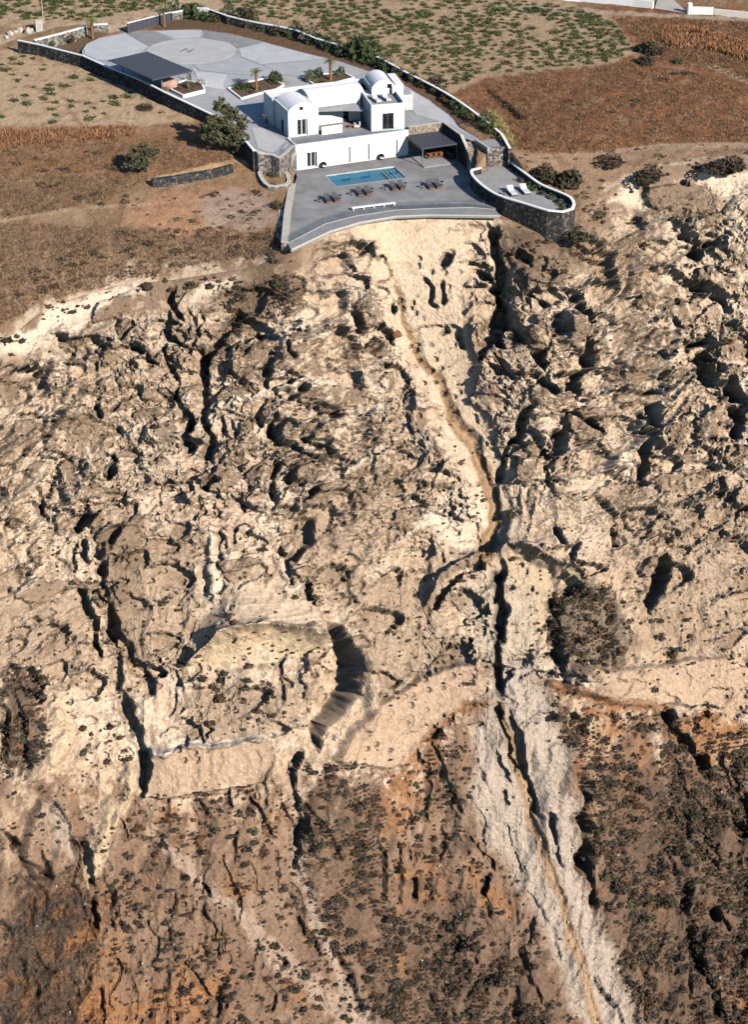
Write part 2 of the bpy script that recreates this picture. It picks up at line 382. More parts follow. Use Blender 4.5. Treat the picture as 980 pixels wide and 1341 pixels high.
# cracks and gullies: polyline, half width(s) px, depth(s) m
GROOVES = [([(215, 375), (220, 392), (228, 408), (242, 420)], 5, 1.6), ([(217, 425), (220, 442), (235, 452), (268, 466)], 5, 1.5),
 ([(218, 452), (220, 476), (228, 502)], 6, 2.), ([(230, 508), (238, 538), (247, 552), (243, 577), (252, 590)], [5, 7, 9, 9, 6], [2, 2.4, 3.2, 3, 2]),
 ([(270, 462), (265, 500), (268, 528), (258, 552)], 6, 2.), ([(268, 538), (272, 572), (274, 604)], 7, 2.6), ([(292, 545), (296, 566)], 4, 1.2),
 ([(303, 550), (312, 575)], 4, 1.2), ([(334, 545), (340, 560)], 4, 1.5), ([(353, 540), (352, 575)], 6, 2.), ([(352, 530), (362, 520), (378, 520), (396, 508)], [8, 9, 7, 4], 2.2),
 ([(398, 532), (414, 540), (440, 545), (446, 550)], 4, 1.6), ([(398, 582), (402, 560), (420, 548), (438, 545)], [8, 8, 5, 3], 2.2),
 ([(355, 565), (362, 585), (388, 592), (410, 604)], [7, 7, 5, 4], 2.2), ([(399, 578), (424, 596), (447, 606)], [5, 6, 5], 2.),
 ([(372, 622), (380, 634), (392, 638)], 5, 1.6), ([(376, 622), (384, 612), (420, 606)], 5, 1.6), ([(357, 605), (353, 625), (352, 652)], [7, 9, 5], 2.6),
 ([(45, 636), (50, 660), (54, 688)], 3, 1.2), ([(66, 622), (62, 645), (56, 655)], 5, 1.8), ([(105, 655), (110, 672), (100, 690), (102, 698)], 5, 1.6),
 ([(98, 715), (92, 748)], 3, 1.2), ([(108, 708), (108, 735)], 4, 1.6), ([(162, 690), (132, 710), (126, 728), (136, 750)], [4, 8, 9, 6], 2.2),
 ([(155, 446), (170, 424), (176, 420)], 4, 1.5), ([(157, 448), (172, 452), (183, 465)], 4, 1.4), ([(192, 466), (206, 480)], 3, 1.2),
 ([(122, 488), (126, 465), (143, 444)], 4, 1.3), ([(44, 578), (60, 552), (80, 536)], 5, 1.5), ([(123, 532), (125, 546)], 4, 1.4), ([(143, 540), (150, 528), (168, 520)], 4, 1.4),
 ([(205, 510), (218, 522)], 3, 1.3), ([(264, 488), (270, 475), (284, 455), (300, 425), (312, 405)], [4, 6, 12, 12, 8], [1.2, 1.5, 1.8, 1.6, 1.]),
 ([(335, 438), (360, 446), (368, 440)], 4, 1.4), ([(303, 498), (310, 475), (330, 452)], 4, 1.3), ([(353, 462), (348, 482), (346, 510)], 5, 1.5),
 ([(365, 490), (378, 498)], 5, 1.6), ([(366, 452), (380, 470)], 4, 1.4), ([(452, 405), (462, 425), (468, 438)], 4, 1.6), ([(482, 455), (486, 460), (497, 445)], 6, 2.),
 ([(268, 645), (272, 632), (285, 628)], 6, 2.), ([(316, 645), (322, 670)], 4, 1.2), ([(305, 690), (310, 710)], 5, 1.2), ([(320, 700), (326, 690)], 4, 1.2),
 ([(362, 685), (368, 735), (372, 770)], [4, 7, 6], [1.5, 2.4, 1.5]), ([(405, 680), (400, 700), (392, 715), (382, 735)], [8, 9, 8, 6], 2.2), ([(402, 760), (392, 775), (408, 792)], [5, 7, 5], 2.),
 ([(645, 296), (647, 330), (655, 352), (662, 380)], [6, 7, 8, 12], [2, 2.6, 3, 4.4]), ([(665, 425), (676, 440), (686, 452)], [8, 7, 4], 3.), ([(622, 354), (640, 368), (650, 380)], [5, 7, 6], 2.4),
 ([(645, 462), (660, 474), (668, 482)], 7, 2.6), ([(590, 328), (585, 345)], 5, 1.8), ([(552, 362), (562, 378), (562, 395), (572, 402)], 4, 1.4), ([(580, 372), (583, 395)], 4, 1.4),
 ([(578, 440), (585, 430)], 5, 1.5), ([(598, 440), (606, 452)], 4, 1.3), ([(512, 400), (518, 412)], 5, 1.8), ([(690, 383), (705, 390), (720, 402)], 5, 2.),
 ([(746, 378), (756, 398), (770, 415), (776, 428)], [5, 6, 8, 8], [2, 2.6, 3.2, 2.6]), ([(632, 480), (680, 490), (712, 502), (726, 516)], 5, 2.2), ([(690, 532), (682, 560), (668, 578)], [8, 9, 5], 3.),
 ([(695, 558), (704, 580), (712, 600)], 6, 2.4), ([(742, 538), (765, 552), (778, 572)], [4, 5, 4], 1.8), ([(905, 340), (915, 322), (932, 318)], [9, 10, 5], 2.8), ([(880, 310), (905, 316), (917, 322)], 5, 1.8),
 ([(906, 373), (930, 382), (949, 404)], [4, 6, 6], 2.2), ([(932, 350), (948, 362)], 4, 1.5), ([(822, 290), (840, 302)], 6, 2.), ([(880, 300), (888, 308)], 4, 1.4), ([(880, 396), (890, 402)], 4, 1.4), ([(878, 422), (890, 432)], 4, 1.4),
 ([(928, 440), (905, 452), (897, 462)], 7, 2.6), ([(915, 466), (930, 475), (944, 490)], 7, 2.8), ([(900, 476), (925, 490), (950, 512), (972, 524)], [9, 8, 10, 7], 3.), ([(952, 495), (958, 515)], 6, 2.4),
 ([(952, 538), (966, 552), (960, 568), (966, 574)], [7, 8, 8, 6], 2.8), ([(820, 446), (838, 456)], 4, 1.4), ([(850, 464), (860, 474)], 6, 2.), ([(858, 494), (866, 502)], 6, 1.8), ([(792, 474), (818, 490)], 3, 1.2),
 ([(806, 512), (834, 516), (862, 516)], 4, 1.8), ([(770, 552), (778, 572)], 3, 1.4), ([(750, 580), (785, 586), (795, 595)], 3, 1.3), ([(815, 632), (842, 636)], 3, 1.6), ([(660, 632), (725, 634), (742, 634)], 2.5, .9),
 ([(940, 630), (943, 650)], 4, 1.6), ([(722, 690), (728, 700), (738, 715)], 4, 1.8), ([(795, 690), (805, 712)], 6, 2.), ([(775, 655), (790, 668), (806, 690)], 5, 1.6), ([(655, 630), (657, 610), (668, 570)], 4, 1.6),
 # left gully system
 ([(103, 770), (112, 795), (120, 818), (126, 866)], [4, 6, 5, 4], 2.), ([(140, 795), (158, 842), (170, 870), (186, 885), (200, 912)], [7, 9, 11, 10, 6], [1.3, 1.8, 2., 1.8, 1.2]),
 ([(120, 775), (140, 790)], 4, 1.6), ([(150, 855), (158, 905), (172, 945), (184, 985), (188, 1012)], [7, 10, 11, 10, 8], [1.2, 1.9, 2.2, 1.9, 1.2]), ([(128, 740), (140, 800), (150, 860)], [8, 10, 8], 1.8),
 ([(108, 1100), (118, 1160)], 5, 1.6), ([(60, 1050), (80, 1075), (92, 1110)], 5, 1.8), ([(48, 1110), (55, 1150)], 6, 1.8), ([(118, 1170), (122, 1215)], 6, 2.), ([(0, 1090), (20, 1110)], 6, 1.5),
 ([(20, 900), (30, 960), (35, 1010)], 8, 1.6), ([(2, 920), (6, 1000)], 6, 1.4),
 # main channel, scree cracks
 ([(652, 740), (656, 800), (653, 850), (652, 912)], [10, 11, 8, 7], [2.6, 2.8, 2.2, 2.]), ([(648, 925), (664, 968), (682, 1018)], [6, 6, 4], 1.8), ([(672, 932), (680, 980), (694, 1025), (708, 1068)], [6, 6, 5, 4], 1.8),
 ([(720, 1060), (733, 1135)], 4, 1.2), ([(660, 1035), (664, 1055)], 3, 1.), ([(760, 1010), (760, 1060), (763, 1110), (778, 1195)], [10, 12, 11, 5], [3, 3.4, 3, 2]), ([(868, 935), (890, 970), (926, 1006)], [8, 10, 8], 2.8),
 ([(960, 1080), (980, 1095)], 8, 2.2), ([(930, 1190), (960, 1215)], 8, 2.), ([(890, 1150), (900, 1230), (930, 1290), (950, 1341)], [6, 10, 10, 8], 1.8), ([(640, 1150), (635, 1172)], 5, 1.5), ([(540, 1150), (542, 1175)], 5, 1.4),
 ([(384, 1010), (394, 1062), (392, 1145)], [6, 5, 4], [1.8, 1.8, 1.2]), ([(400, 1060), (398, 1100)], 4, 1.4), ([(390, 985), (384, 1012)], 6, 2.), ([(268, 1150), (278, 1162)], 4, 1.2), ([(360, 1250), (378, 1262)], 4, 1.2),
 ([(435, 1240), (452, 1275), (472, 1325)], [4, 6, 5], 1.2), ([(290, 1280), (285, 1330)], 8, 1.), ([(205, 865), (225, 880), (235, 900)], 5, 1.), ([(370, 860), (368, 920)], 4, 1.)]
for p, w, d in GROOVES: groove(p, w, np.array(d) * 1.05, .7)

# deep pockets that stand in shade
HOLLOWS = [([(655, 378), (668, 400), (668, 430), (660, 445), (664, 460), (645, 452), (632, 468), (622, 476), (620, 440), (632, 428), (645, 412), (650, 392)], 4.6, 4, .5),
 ([(738, 402), (722, 412), (718, 432), (726, 444), (738, 440), (736, 420)], 3.2, 4, .4), ([(752, 446), (768, 446), (773, 484), (758, 482), (752, 470)], 3.4, 4, .4),
 ([(716, 448), (708, 455), (694, 462), (700, 482), (712, 490), (720, 476), (712, 466)], 3., 4, .3), ([(728, 492), (748, 486), (770, 484), (756, 500), (760, 528), (744, 510), (730, 512)], 3.2, 4, .3),
 ([(718, 566), (740, 560), (738, 592), (724, 600), (704, 606), (714, 588)], 3.2, 4, .3), ([(836, 532), (850, 530), (856, 548), (862, 560), (852, 578), (848, 560), (834, 556)], 3.2, 4, .4),
 ([(826, 560), (850, 566), (852, 600), (846, 632), (832, 632), (830, 600)], 3.4, 4, .4), ([(822, 545), (832, 540), (836, 565), (826, 560)], 2., 3, 0),
 ([(132, 592), (146, 594), (152, 606), (142, 608), (132, 602)], 2.8, 3, .3), ([(129, 618), (136, 607), (146, 607), (150, 620), (140, 632), (134, 622)], 2.6, 3, .6), ([(110, 626), (122, 622), (116, 632)], 2., 3, 0),
 ([(390, 648), (402, 638), (416, 634), (412, 650), (400, 656)], 2.8, 3, .3), ([(365, 648), (372, 640), (398, 648), (402, 670), (398, 700), (380, 722), (365, 720)], 1.6, 6, .8),
 # the great pocket below the banded face, then the small ones
 ([(425, 812), (445, 820), (462, 838), (473, 872), (470, 910), (444, 932), (424, 960), (416, 988), (404, 970), (394, 930), (398, 905), (410, 870), (430, 846)], 4.8, 10, .8),
 ([(872, 722), (858, 732), (844, 762), (840, 786), (850, 806), (860, 786), (872, 768), (884, 740)], 3.6, 5, .6), ([(718, 806), (730, 812), (742, 860), (745, 892), (728, 876), (716, 842)], 2.2, 5, .2),
 ([(560, 800), (572, 764), (600, 742), (632, 734), (640, 744), (610, 752), (585, 772), (574, 800)], 1.8, 4, .2), ([(660, 728), (690, 724), (722, 738), (740, 755), (745, 800), (715, 830), (700, 830), (690, 790), (664, 760)], 1.4, 8, .4),
 ([(722, 740), (760, 760), (810, 790), (815, 880), (760, 890), (725, 860), (720, 800)], 1.0, 18, .4),
 ([(196, 982), (200, 1000), (192, 1034), (180, 1030), (184, 990)], 2., 4, 0)]
for p, d, e, t in HOLLOWS: hollow(p, d, e, t)
for c in [(172, 483, 10, 6, 1.6), (40, 511, 3, 4, .8), (552, 633, 6, 6, 1.2), (574, 605, 8, 7, .9), (648, 594, 9, 6, .9), (100, 530, 3, 3, .8), (112, 548, 6, 3, .9), (478, 583, 6, 5, .8),
          (931, 577, 6, 4, 1.3), (520, 700, 5, 6, .8), (556, 722, 5, 8, .9), (596, 695, 6, 4, .8), (588, 661, 6, 4, .8), (858, 770, 5, 6, .9), (530, 878, 9, 10, .6), (600, 1235, 16, 14, 1.6)]:
    pit(*c)
# the pillars, lips and shoulders that stand out
ridge([(273, 690), (278, 740), (282, 790)], 12, 1.4); ridge([(362, 682), (367, 730), (369, 790)], 9, 1.2)
ridge([(244, 872), (256, 856), (296, 832), (352, 822), (420, 838)], 9, 1.3)
ridge([(556, 800), (572, 762), (600, 738), (636, 724), (684, 716), (722, 730), (764, 758)], 8, 1.3)
ridge([(190, 985), (270, 975), (346, 966)], 6, .9); ridge([(520, 1004), (565, 952), (615, 917), (675, 915)], 6, .8); ridge([(695, 888), (740, 902), (810, 920), (862, 921)], 6, .8)
ridge([(70, 925), (85, 960), (60, 1004)], 12, .9); ridge([(165, 1000), (170, 1032), (150, 1066), (126, 1096), (112, 1156)], [9, 10, 12, 14, 6], 1.1)
lump(410, 884, 19, 34, 10, 1.6, .6)                                   # lit lump inside the great pocket
ridge([(476, 840), (482, 900), (470, 960)], 12, 1.6)                  # its right-hand rim
ridge([(668, 330), (690, 380), (695, 440)], 20, 1.2)
# the drainage channel
groove(chan, [5, 6, 7, 8, 8, 9, 10, 12, 13, 13, 12, 10], [.2, .3, .35, .4, .45, .5, .6, .8, 1., 1., .8, .4], 1.0)
D -= 2.2 * sstep(90, 0, cd_) * sstep(300, 500, PY) * sstep(735, 715, PY)
# scree fan: a shallow trough filled with rubble
SCREE = [(656, 860), (690, 868), (704, 888), (716, 910), (738, 960), (747, 1050), (757, 1150), (792, 1230), (840, 1360), (765, 1360), (722, 1250), (690, 1172), (640, 1100), (616, 1040), (622, 955), (642, 920), (648, 890)]
ssd = poly_sd(SCREE, WX, WY)
scree = sstep(10, -12, ssd + 16 * fbm(BX * .45, SS * .25, 5, 62, .7))
D -= .7 * scree
D += scree * .16 * np.clip(fbm(BX * 1.2, SS * .5, 4, 61, .6), -.2, 1)
streak = [(655, 925), (668, 965), (682, 1005), (700, 1080), (716, 1130), (735, 1182), (760, 1272), (784, 1360)]
sd1, _, _ = line_d(streak, WX, WY)
D -= .35 * sstep(6, 2, sd1)
# bedding in the smooth faces
D = D * (1 - .0 * bands) + bands * .09 * noise(BX * .04, BZ * 2.6 + .15 * BX * .1, 66)
# small pits and grain
f1, f2, cid, _, _ = worley(wu / 1.05, wv / 1.05, 15)
D -= .55 * sstep(.36, .2, f1) * (cid > .66) * sstep(3, 6, SS) * (1 - scree) * (1 - .5 * bands) * sstep(-.1, .3, noise(wu * .2, wv * .2, 19))
D += (.075 - .05 * bands) * fbm(BX * 1.9, SS * 1.9, 2, 71, .7, True) * sstep(0, 2, SS)
lava = sstep(10, -14, poly_sd([(15, 1160), (60, 1150), (118, 1170), (135, 1230), (130, 1290), (150, 1360), (20, 1360), (-20, 1300)], WX, WY))
D += lava * (2.0 * fbm(wu * .26, wv * .2, 4, 75, .55, True) + .5 * fbm(wu * .9, wv * .8, 2, 76, .6, True))
D *= sstep(0, 2.2, SS)
D += low * .22 * fbm(BX * .7, SS * .5, 3, 73, .5)

# ------------------------------------------------------------------ colour of the ground (albedo only)
def RGB(*c): return np.array(c, float)
cream, pale, tan, crustc = RGB(.59, .46, .335), RGB(.66, .555, .43), RGB(.41, .305, .21), RGB(.215, .16, .112)
brown, darkb, greyc, peach = RGB(.165, .118, .08), RGB(.075, .058, .046), RGB(.445, .38, .315), RGB(.44, .325, .23)
orange, rust, soil, grey2 = RGB(.34, .165, .07), RGB(.24, .105, .045), RGB(.20, .132, .09), RGB(.33, .285, .225)
col = np.empty(BX.shape + (3,)); col[:] = cream
def paint(m, c, k=1.0):
    global col
    m = np.clip(m * k, 0, 1)[..., None]
    col = col * (1 - m) + c * m
def area(poly, soft=6, nz=.0):
    b = sub(poly, soft + 12)
    m = np.zeros(BX.shape)
    if b is None: return m
    sd = poly_sd(poly, WX[b], WY[b]) + nz * (1.3 * nA[b] + .9 * nC[b])
    m[b] = sstep(soft, -soft, sd)
    return m
def stroke(pts, w, nz=0.0):
    w = np.atleast_1d(np.array(w, float))
    b = sub(pts, w.max() + 14); m = np.zeros(BX.shape)
    if b is None: return m
    dd, pos, _ = line_d(pts, WX[b], WY[b])
    ww = np.interp(pos, np.linspace(0, 1, len(w)), w)
    m[b] = sstep(1.15, .6, (dd + nz * (nA[b] + .8 * nC[b])) / ww)
    return m
nA = fbm(wu * .45, wv * .45, 4, 101, .6); nB = fbm(wu * .12, wv * .12, 4, 102, .55); nC = fbm(wu * 1.6, wv * 1.6, 3, 103, .6)
paint(sstep(0, .2, nB + .5 * nA), tan, .45)
paint(sstep(.1, .25, -nB + .5 * nC), pale, .7)
paint(sstep(.05, .2, nA + .5 * nC - .12), tan, .4)
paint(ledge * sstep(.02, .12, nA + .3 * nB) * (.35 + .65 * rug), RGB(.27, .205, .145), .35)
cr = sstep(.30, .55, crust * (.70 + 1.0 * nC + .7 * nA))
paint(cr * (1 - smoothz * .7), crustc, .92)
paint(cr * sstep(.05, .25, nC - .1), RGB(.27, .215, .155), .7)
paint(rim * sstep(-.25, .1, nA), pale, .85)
paint(np.maximum(sstep(.45, .8, fin), .8 * sstep(.5, .85, rib)) * (rug * .8 + mid * .4) * sstep(-.3, 0, nC), pale, .8)
paint(sstep(.5, .9, rim) * sstep(-.1, .2, nC), RGB(.66, .58, .46), .6)
paint(sstep(.16, .24, nC + .35 * nB - .1) * rug, crustc, .45)
paint(sstep(.2, .3, nA - .6 * nB) * (1 - low), RGB(.24, .18, .125), .35)
paint(sstep(.16, .24, fbm(wu * .8 + 7, wv * .5, 4, 111, .6) - .2 * rug) * (1 - smoothz), crustc, .5)
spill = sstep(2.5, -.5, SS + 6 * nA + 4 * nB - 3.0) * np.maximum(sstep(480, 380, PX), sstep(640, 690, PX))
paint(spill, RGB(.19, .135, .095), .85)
# cream-white swathes near the rim
for p in [[(0, 436), (50, 428), (56, 402), (150, 376), (188, 366), (192, 384), (150, 394), (102, 430), (40, 462), (0, 472)], [(235, 396), (270, 370), (312, 362), (300, 380), (250, 402)],
          [(802, 262), (828, 238), (842, 260), (836, 276), (812, 268)], [(890, 236), (930, 226), (990, 228), (990, 262), (945, 258), (930, 245)], [(640, 745), (560, 690), (500, 720), (600, 640), (640, 620)],
          [(828, 380), (870, 366), (880, 372), (835, 386)], [(44, 545), (96, 530), (88, 542), (50, 560)]]:
    paint(area(p, 5, 8), pale, .95)
for p, w in [([(295, 531), (350, 514), (432, 501)], [5, 6, 4]), ([(444, 548), (465, 540), (495, 536)], [5, 7, 5]), ([(0, 540), (24, 532)], [4, 3]), ([(8, 780), (44, 758)], [8, 5]), ([(192, 790), (240, 770)], [5, 4]),
             ([(430, 625), (470, 600), (505, 592)], [4, 5, 4]), ([(273, 700), (279, 750), (283, 800)], [10, 11, 12]), ([(362, 685), (368, 740), (370, 800)], [5, 5, 6])]:
    paint(stroke(p, w, 4), pale, .9)
# brown, dusty slopes under the rim
for p, c_, k_ in [([(-90, 500), (-60, 400), (0, 340), (130, 330), (240, 320), (390, 315), (380, 345), (250, 362), (150, 372), (60, 400), (46, 426), (0, 432)], brown, .85),
               ([(312, 368), (378, 338), (402, 372), (388, 402), (342, 422), (304, 452), (286, 472), (274, 470), (286, 430), (300, 400)], brown, .85),
               ([(0, 470), (45, 462), (30, 510), (0, 540)], crustc, .6), ([(650, 296), (700, 300), (760, 302), (790, 262), (800, 300), (772, 345), (735, 372), (690, 390), (664, 350)], brown, .75),
               ([(840, 250), (900, 235), (940, 262), (925, 300), (860, 290)], crustc, .7), ([(128, 690), (180, 680), (190, 780), (190, 870), (165, 870), (140, 800)], crustc, .75), ([(780, 300), (850, 310), (870, 350), (820, 390), (770, 350)], tan, .7)]:
    paint(area(p, 8, 14), c_, k_)
paint(smoothz * sstep(-.3, .2, nB), cream, .7)
paint(area(FUN, 18, 30), RGB(.60, .485, .36), .75)
# bedded faces, lips
paint(bands, RGB(.47, .375, .275), .8)
paint(bands * sstep(-.1, .4, noise(BX * .05, BZ * 2.4, 66)), RGB(.60, .50, .38), .75)
paint(bands * sstep(.1, .4, noise(BX * .03 + 3, BZ * 3.6, 67)), RGB(.38, .30, .215), .6)
paint(area([(250, 868), (256, 850), (300, 832), (352, 824), (418, 842), (400, 862), (330, 852), (290, 870), (262, 895)], 5, 4), RGB(.60, .47, .315), .9)
paint(area([(664, 728), (692, 722), (724, 738), (742, 758), (735, 800), (712, 826), (698, 820)], 6, 4), RGB(.50, .40, .28), .9)
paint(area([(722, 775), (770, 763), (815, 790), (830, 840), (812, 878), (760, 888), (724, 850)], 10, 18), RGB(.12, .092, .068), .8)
for p, k_ in [([(262, 890), (388, 896), (396, 935), (350, 966), (262, 960), (240, 920)], .6), ([(440, 755), (560, 760), (610, 860), (500, 935), (470, 860)], .55), ([(-20, 740), (120, 765), (112, 870), (-20, 890)], .55), ([(770, 655), (990, 640), (990, 860), (830, 800)], .45), ([(180, 700), (262, 690), (262, 840), (200, 860)], .5), ([(385, 640), (490, 620), (520, 700), (440, 800), (390, 740)], .45), ([(830, 780), (960, 840), (940, 870), (820, 850)], .5)]:
    paint(area(p, 14, 34), RGB(.29, .215, .15), k_); paint(area(p, 14, 34) * sstep(.08, .2, nC), crustc, k_)
# the lower slopes
LOW = [(-60, 1000), (10, 1010), (60, 1010), (100, 1030), (160, 1030), (185, 1045), (280, 1036), (348, 1022), (420, 1000), (470, 1012), (520, 1004), (566, 956), (616, 922), (700, 908), (760, 912), (860, 925), (950, 950), (1080, 940), (1080, 1500), (-80, 1500)]
ribL = np.clip(1 - 1.7 * np.abs(noise(wu * .22 + .6 * noise(wu * .1, wv * .1, 185), wv * .03, 186)), 0, 1)
lowm = area(LOW, 12, 34) * (1 - .8 * sstep(.55, .85, ribL) * sstep(1170, 1010, PY) * sstep(-.3, .1, nA))
paint(lowm, soil, .95)
paint(lowm * sstep(.1, .4, nB + .4 * nA), RGB(.30, .215, .15), .7)
paint(lowm * sstep(.1, .45, nA - .2 * nB), RGB(.15, .098, .066), .75)
paint(lowm * sstep(.3, .6, fbm(wu * .2 + 9, wv * .2, 4, 201, .6)), RGB(.25, .135, .072), .85)
for p in [[(520, 1000), (560, 1000), (540, 1060), (505, 1080), (490, 1040)], [(520, 1140), (560, 1135), (575, 1160), (540, 1180)], [(880, 945), (940, 930), (1000, 950), (1000, 1000), (930, 1000)], [(810, 1050), (840, 1045), (840, 1085), (815, 1085)],
          [(60, 1290), (140, 1300), (200, 1330), (190, 1360), (50, 1360)], [(95, 1195), (125, 1180), (125, 1240), (100, 1240)], [(190, 1290), (250, 1270), (290, 1300), (250, 1350), (190, 1340)], [(765, 940), (800, 930), (790, 990), (765, 1000)]]:
    paint(area(p, 18, 42), orange, .65)
paint(stroke([(520, 1004), (565, 954), (615, 920), (675, 917)], 7, 4), RGB(.26, .13, .06), .8); paint(stroke([(695, 890), (740, 904), (810, 922), (862, 923)], 8, 5), RGB(.24, .12, .06), .8)
for p in [[(15, 1160), (60, 1150), (118, 1170), (130, 1230), (100, 1290), (110, 1360), (20, 1360), (-20, 1300)], [(0, 880), (50, 880), (60, 940), (40, 1010), (0, 1010)]]:
    paint(area(p, 10, 24), darkb, .85); paint(area(p, 10, 24) * sstep(.05, .2, nA + .3 * nC), RGB(.20, .105, .055), .75)
paint(area([(500, 1190), (620, 1170), (640, 1240), (560, 1270), (500, 1260)], 14, 22), RGB(.15, .105, .075), .8)
paint(area([(770, 1000), (990, 990), (990, 1360), (850, 1360), (790, 1200)], 18, 30), RGB(.125, .086, .06), .8)
paint(area([(420, 1010), (495, 1010), (490, 1250), (430, 1230)], 14, 24), RGB(.15, .10, .07), .7)
paint(area([(480, 1250), (700, 1250), (750, 1360), (470, 1360)], 18, 26), RGB(.14, .095, .066), .75)
paint(lowm * sstep(.18, .42, fbm(wu * .13 + 19, wv * .11, 4, 211, .6)), orange, .5)
paint(lowm * sstep(.22, .42, fbm(wu * .12 + 47, wv * .10, 4, 212, .6)) * sstep(980, 1080, PY), RGB(.09, .066, .05), .7)
# peach walls
for p in [[(190, 1002), (200, 982), (270, 977), (346, 966), (352, 990), (340, 1022), (280, 1032), (188, 1042)], [(470, 930), (560, 880), (630, 860), (636, 900), (600, 925), (560, 955), (520, 1000), (450, 1005), (425, 985)], [(760, 868), (830, 872), (960, 850), (975, 900), (930, 925), (860, 918), (790, 912)],
          [(940, 890), (985, 860), (985, 930), (945, 940)], [(0, 1050), (12, 1060), (18, 1120), (0, 1130)]]:
    paint(area(p, 6, 8), peach, .85)
paint(stroke([(196, 984), (230, 976), (275, 974), (346, 965)], [6, 5, 5, 3], 3), RGB(.70, .62, .52), .9)
paint(area([(215, 890), (238, 888), (240, 918), (222, 922)], 4, 6), pale, .9)
for p, w in [([(165, 1000), (170, 1032), (150, 1066), (126, 1096), (112, 1156)], [7, 9, 11, 16, 5]), ([(78, 925), (84, 960), (62, 1003)], [12, 14, 10])]:
    paint(stroke(p, w, 4), RGB(.60, .46, .31), .92)
paint(stroke([(200, 1085), (270, 1155), (320, 1200), (360, 1250), (415, 1300), (478, 1350)], [6, 8, 10, 15, 15, 22], 10), RGB(.42, .325, .25), .7)
paint(stroke([(386, 1000), (394, 1062), (394, 1145), (410, 1200), (438, 1262), (470, 1330)], [8, 9, 8, 7, 9, 12], 8), RGB(.43, .345, .27), .7)
paint(area([(50, 1045), (66, 1048), (92, 1090), (90, 1125), (62, 1100)], 5, 6), greyc, .6)
# scree and channel
paint(area([(604, 780), (640, 748), (690, 760), (702, 830), (712, 880), (650, 880), (628, 850)], 10, 12), RGB(.46, .395, .305), .8)
paint(scree, greyc, .95)
paint(scree * sstep(.0, .25, nC + .4 * nA), grey2, .65)
paint(scree * sstep(.25, .6, fbm(BX * .9, SS * .12, 3, 301)), RGB(.54, .465, .39), .7)
paint(sstep(9, 4, sd1 + 2 * nC), RGB(.31, .20, .115), .9); paint(sstep(3, 1, sd1 + 2 * nC), RGB(.46, .34, .22), .7)
paint(stroke([(652, 748), (656, 800), (653, 850), (652, 912)], [8, 9, 6, 5], 2), RGB(.17, .145, .115), .85)
paint(stroke(chan[:5], [10, 8, 8, 6], 3), RGB(.62, .49, .34), .9)
paint(stroke(chan[1:], [3, 4, 5, 6, 7, 8, 9, 11, 12, 14, 15], 2), RGB(.27, .175, .10), .9)
paint(stroke(chan[5:], [2, 2, 3, 3], 2), RGB(.44, .31, .19), .7)
paint(stroke([(520, 552), (545, 575), (562, 592)], [4, 6, 7], 2), RGB(.38, .34, .29), .8)
col *= (1 + .16 * nC + .10 * fbm(BX * 4, SS * 4, 2, 401))[..., None]
lum = col.mean(-1, keepdims=True)
col = np.clip((lum + (col - lum) * 1.02) * RGB(1.05, .995, .985), .02, .8)
# ------------------------------------------------------------------ mesh + material helpers
def grid_mesh(name, X, Y, Z, C=None, smooth=True):
    r, c = X.shape
    me = bpy.data.meshes.new(name)
    me.vertices.add(r * c)
    me.vertices.foreach_set('co', np.stack([X, Y, Z], -1).astype(np.float32).ravel())
    i = np.arange(r * c).reshape(r, c)
    q = np.stack([i[:-1, :-1], i[1:, :-1], i[1:, 1:], i[:-1, 1:]], -1).reshape(-1, 4)
    me.loops.add(q.size); me.polygons.add(len(q))
    me.loops.foreach_set('vertex_index', q.ravel().astype(np.int32))
    me.polygons.foreach_set('loop_start', np.arange(0, q.size, 4, dtype=np.int32))
    me.polygons.foreach_set('loop_total', np.full(len(q), 4, np.int32))
    me.polygons.foreach_set('use_smooth', np.full(len(q), smooth))
    me.update(calc_edges=True)
    if C is not None:
        a = me.color_attributes.new('albedo', 'FLOAT_COLOR', 'POINT')
        a.data.foreach_set('color', np.concatenate([C, np.ones(C.shape[:2] + (1,))], -1).astype(np.float32).ravel())
    return me

def link(name, me, parent=None, mat=None):
    o = bpy.data.objects.new(name, me)
    scene.collection.objects.link(o)
    if parent is not None: o.parent = parent
    if mat is not None and not me.materials: me.materials.append(mat)
    return o

def tag(o, label=None, cat=None, group=None, kind=None):
    if label: o['label'] = label
    if cat: o['category'] = cat
    if group: o['group'] = group
    if kind or cat: o['kind'] = kind or 'thing'
    return o

def mat_new(name):
    m = bpy.data.materials.new(name); m.use_nodes = True
    nt = m.node_tree; b = nt.nodes['Principled BSDF']
    return m, nt, b

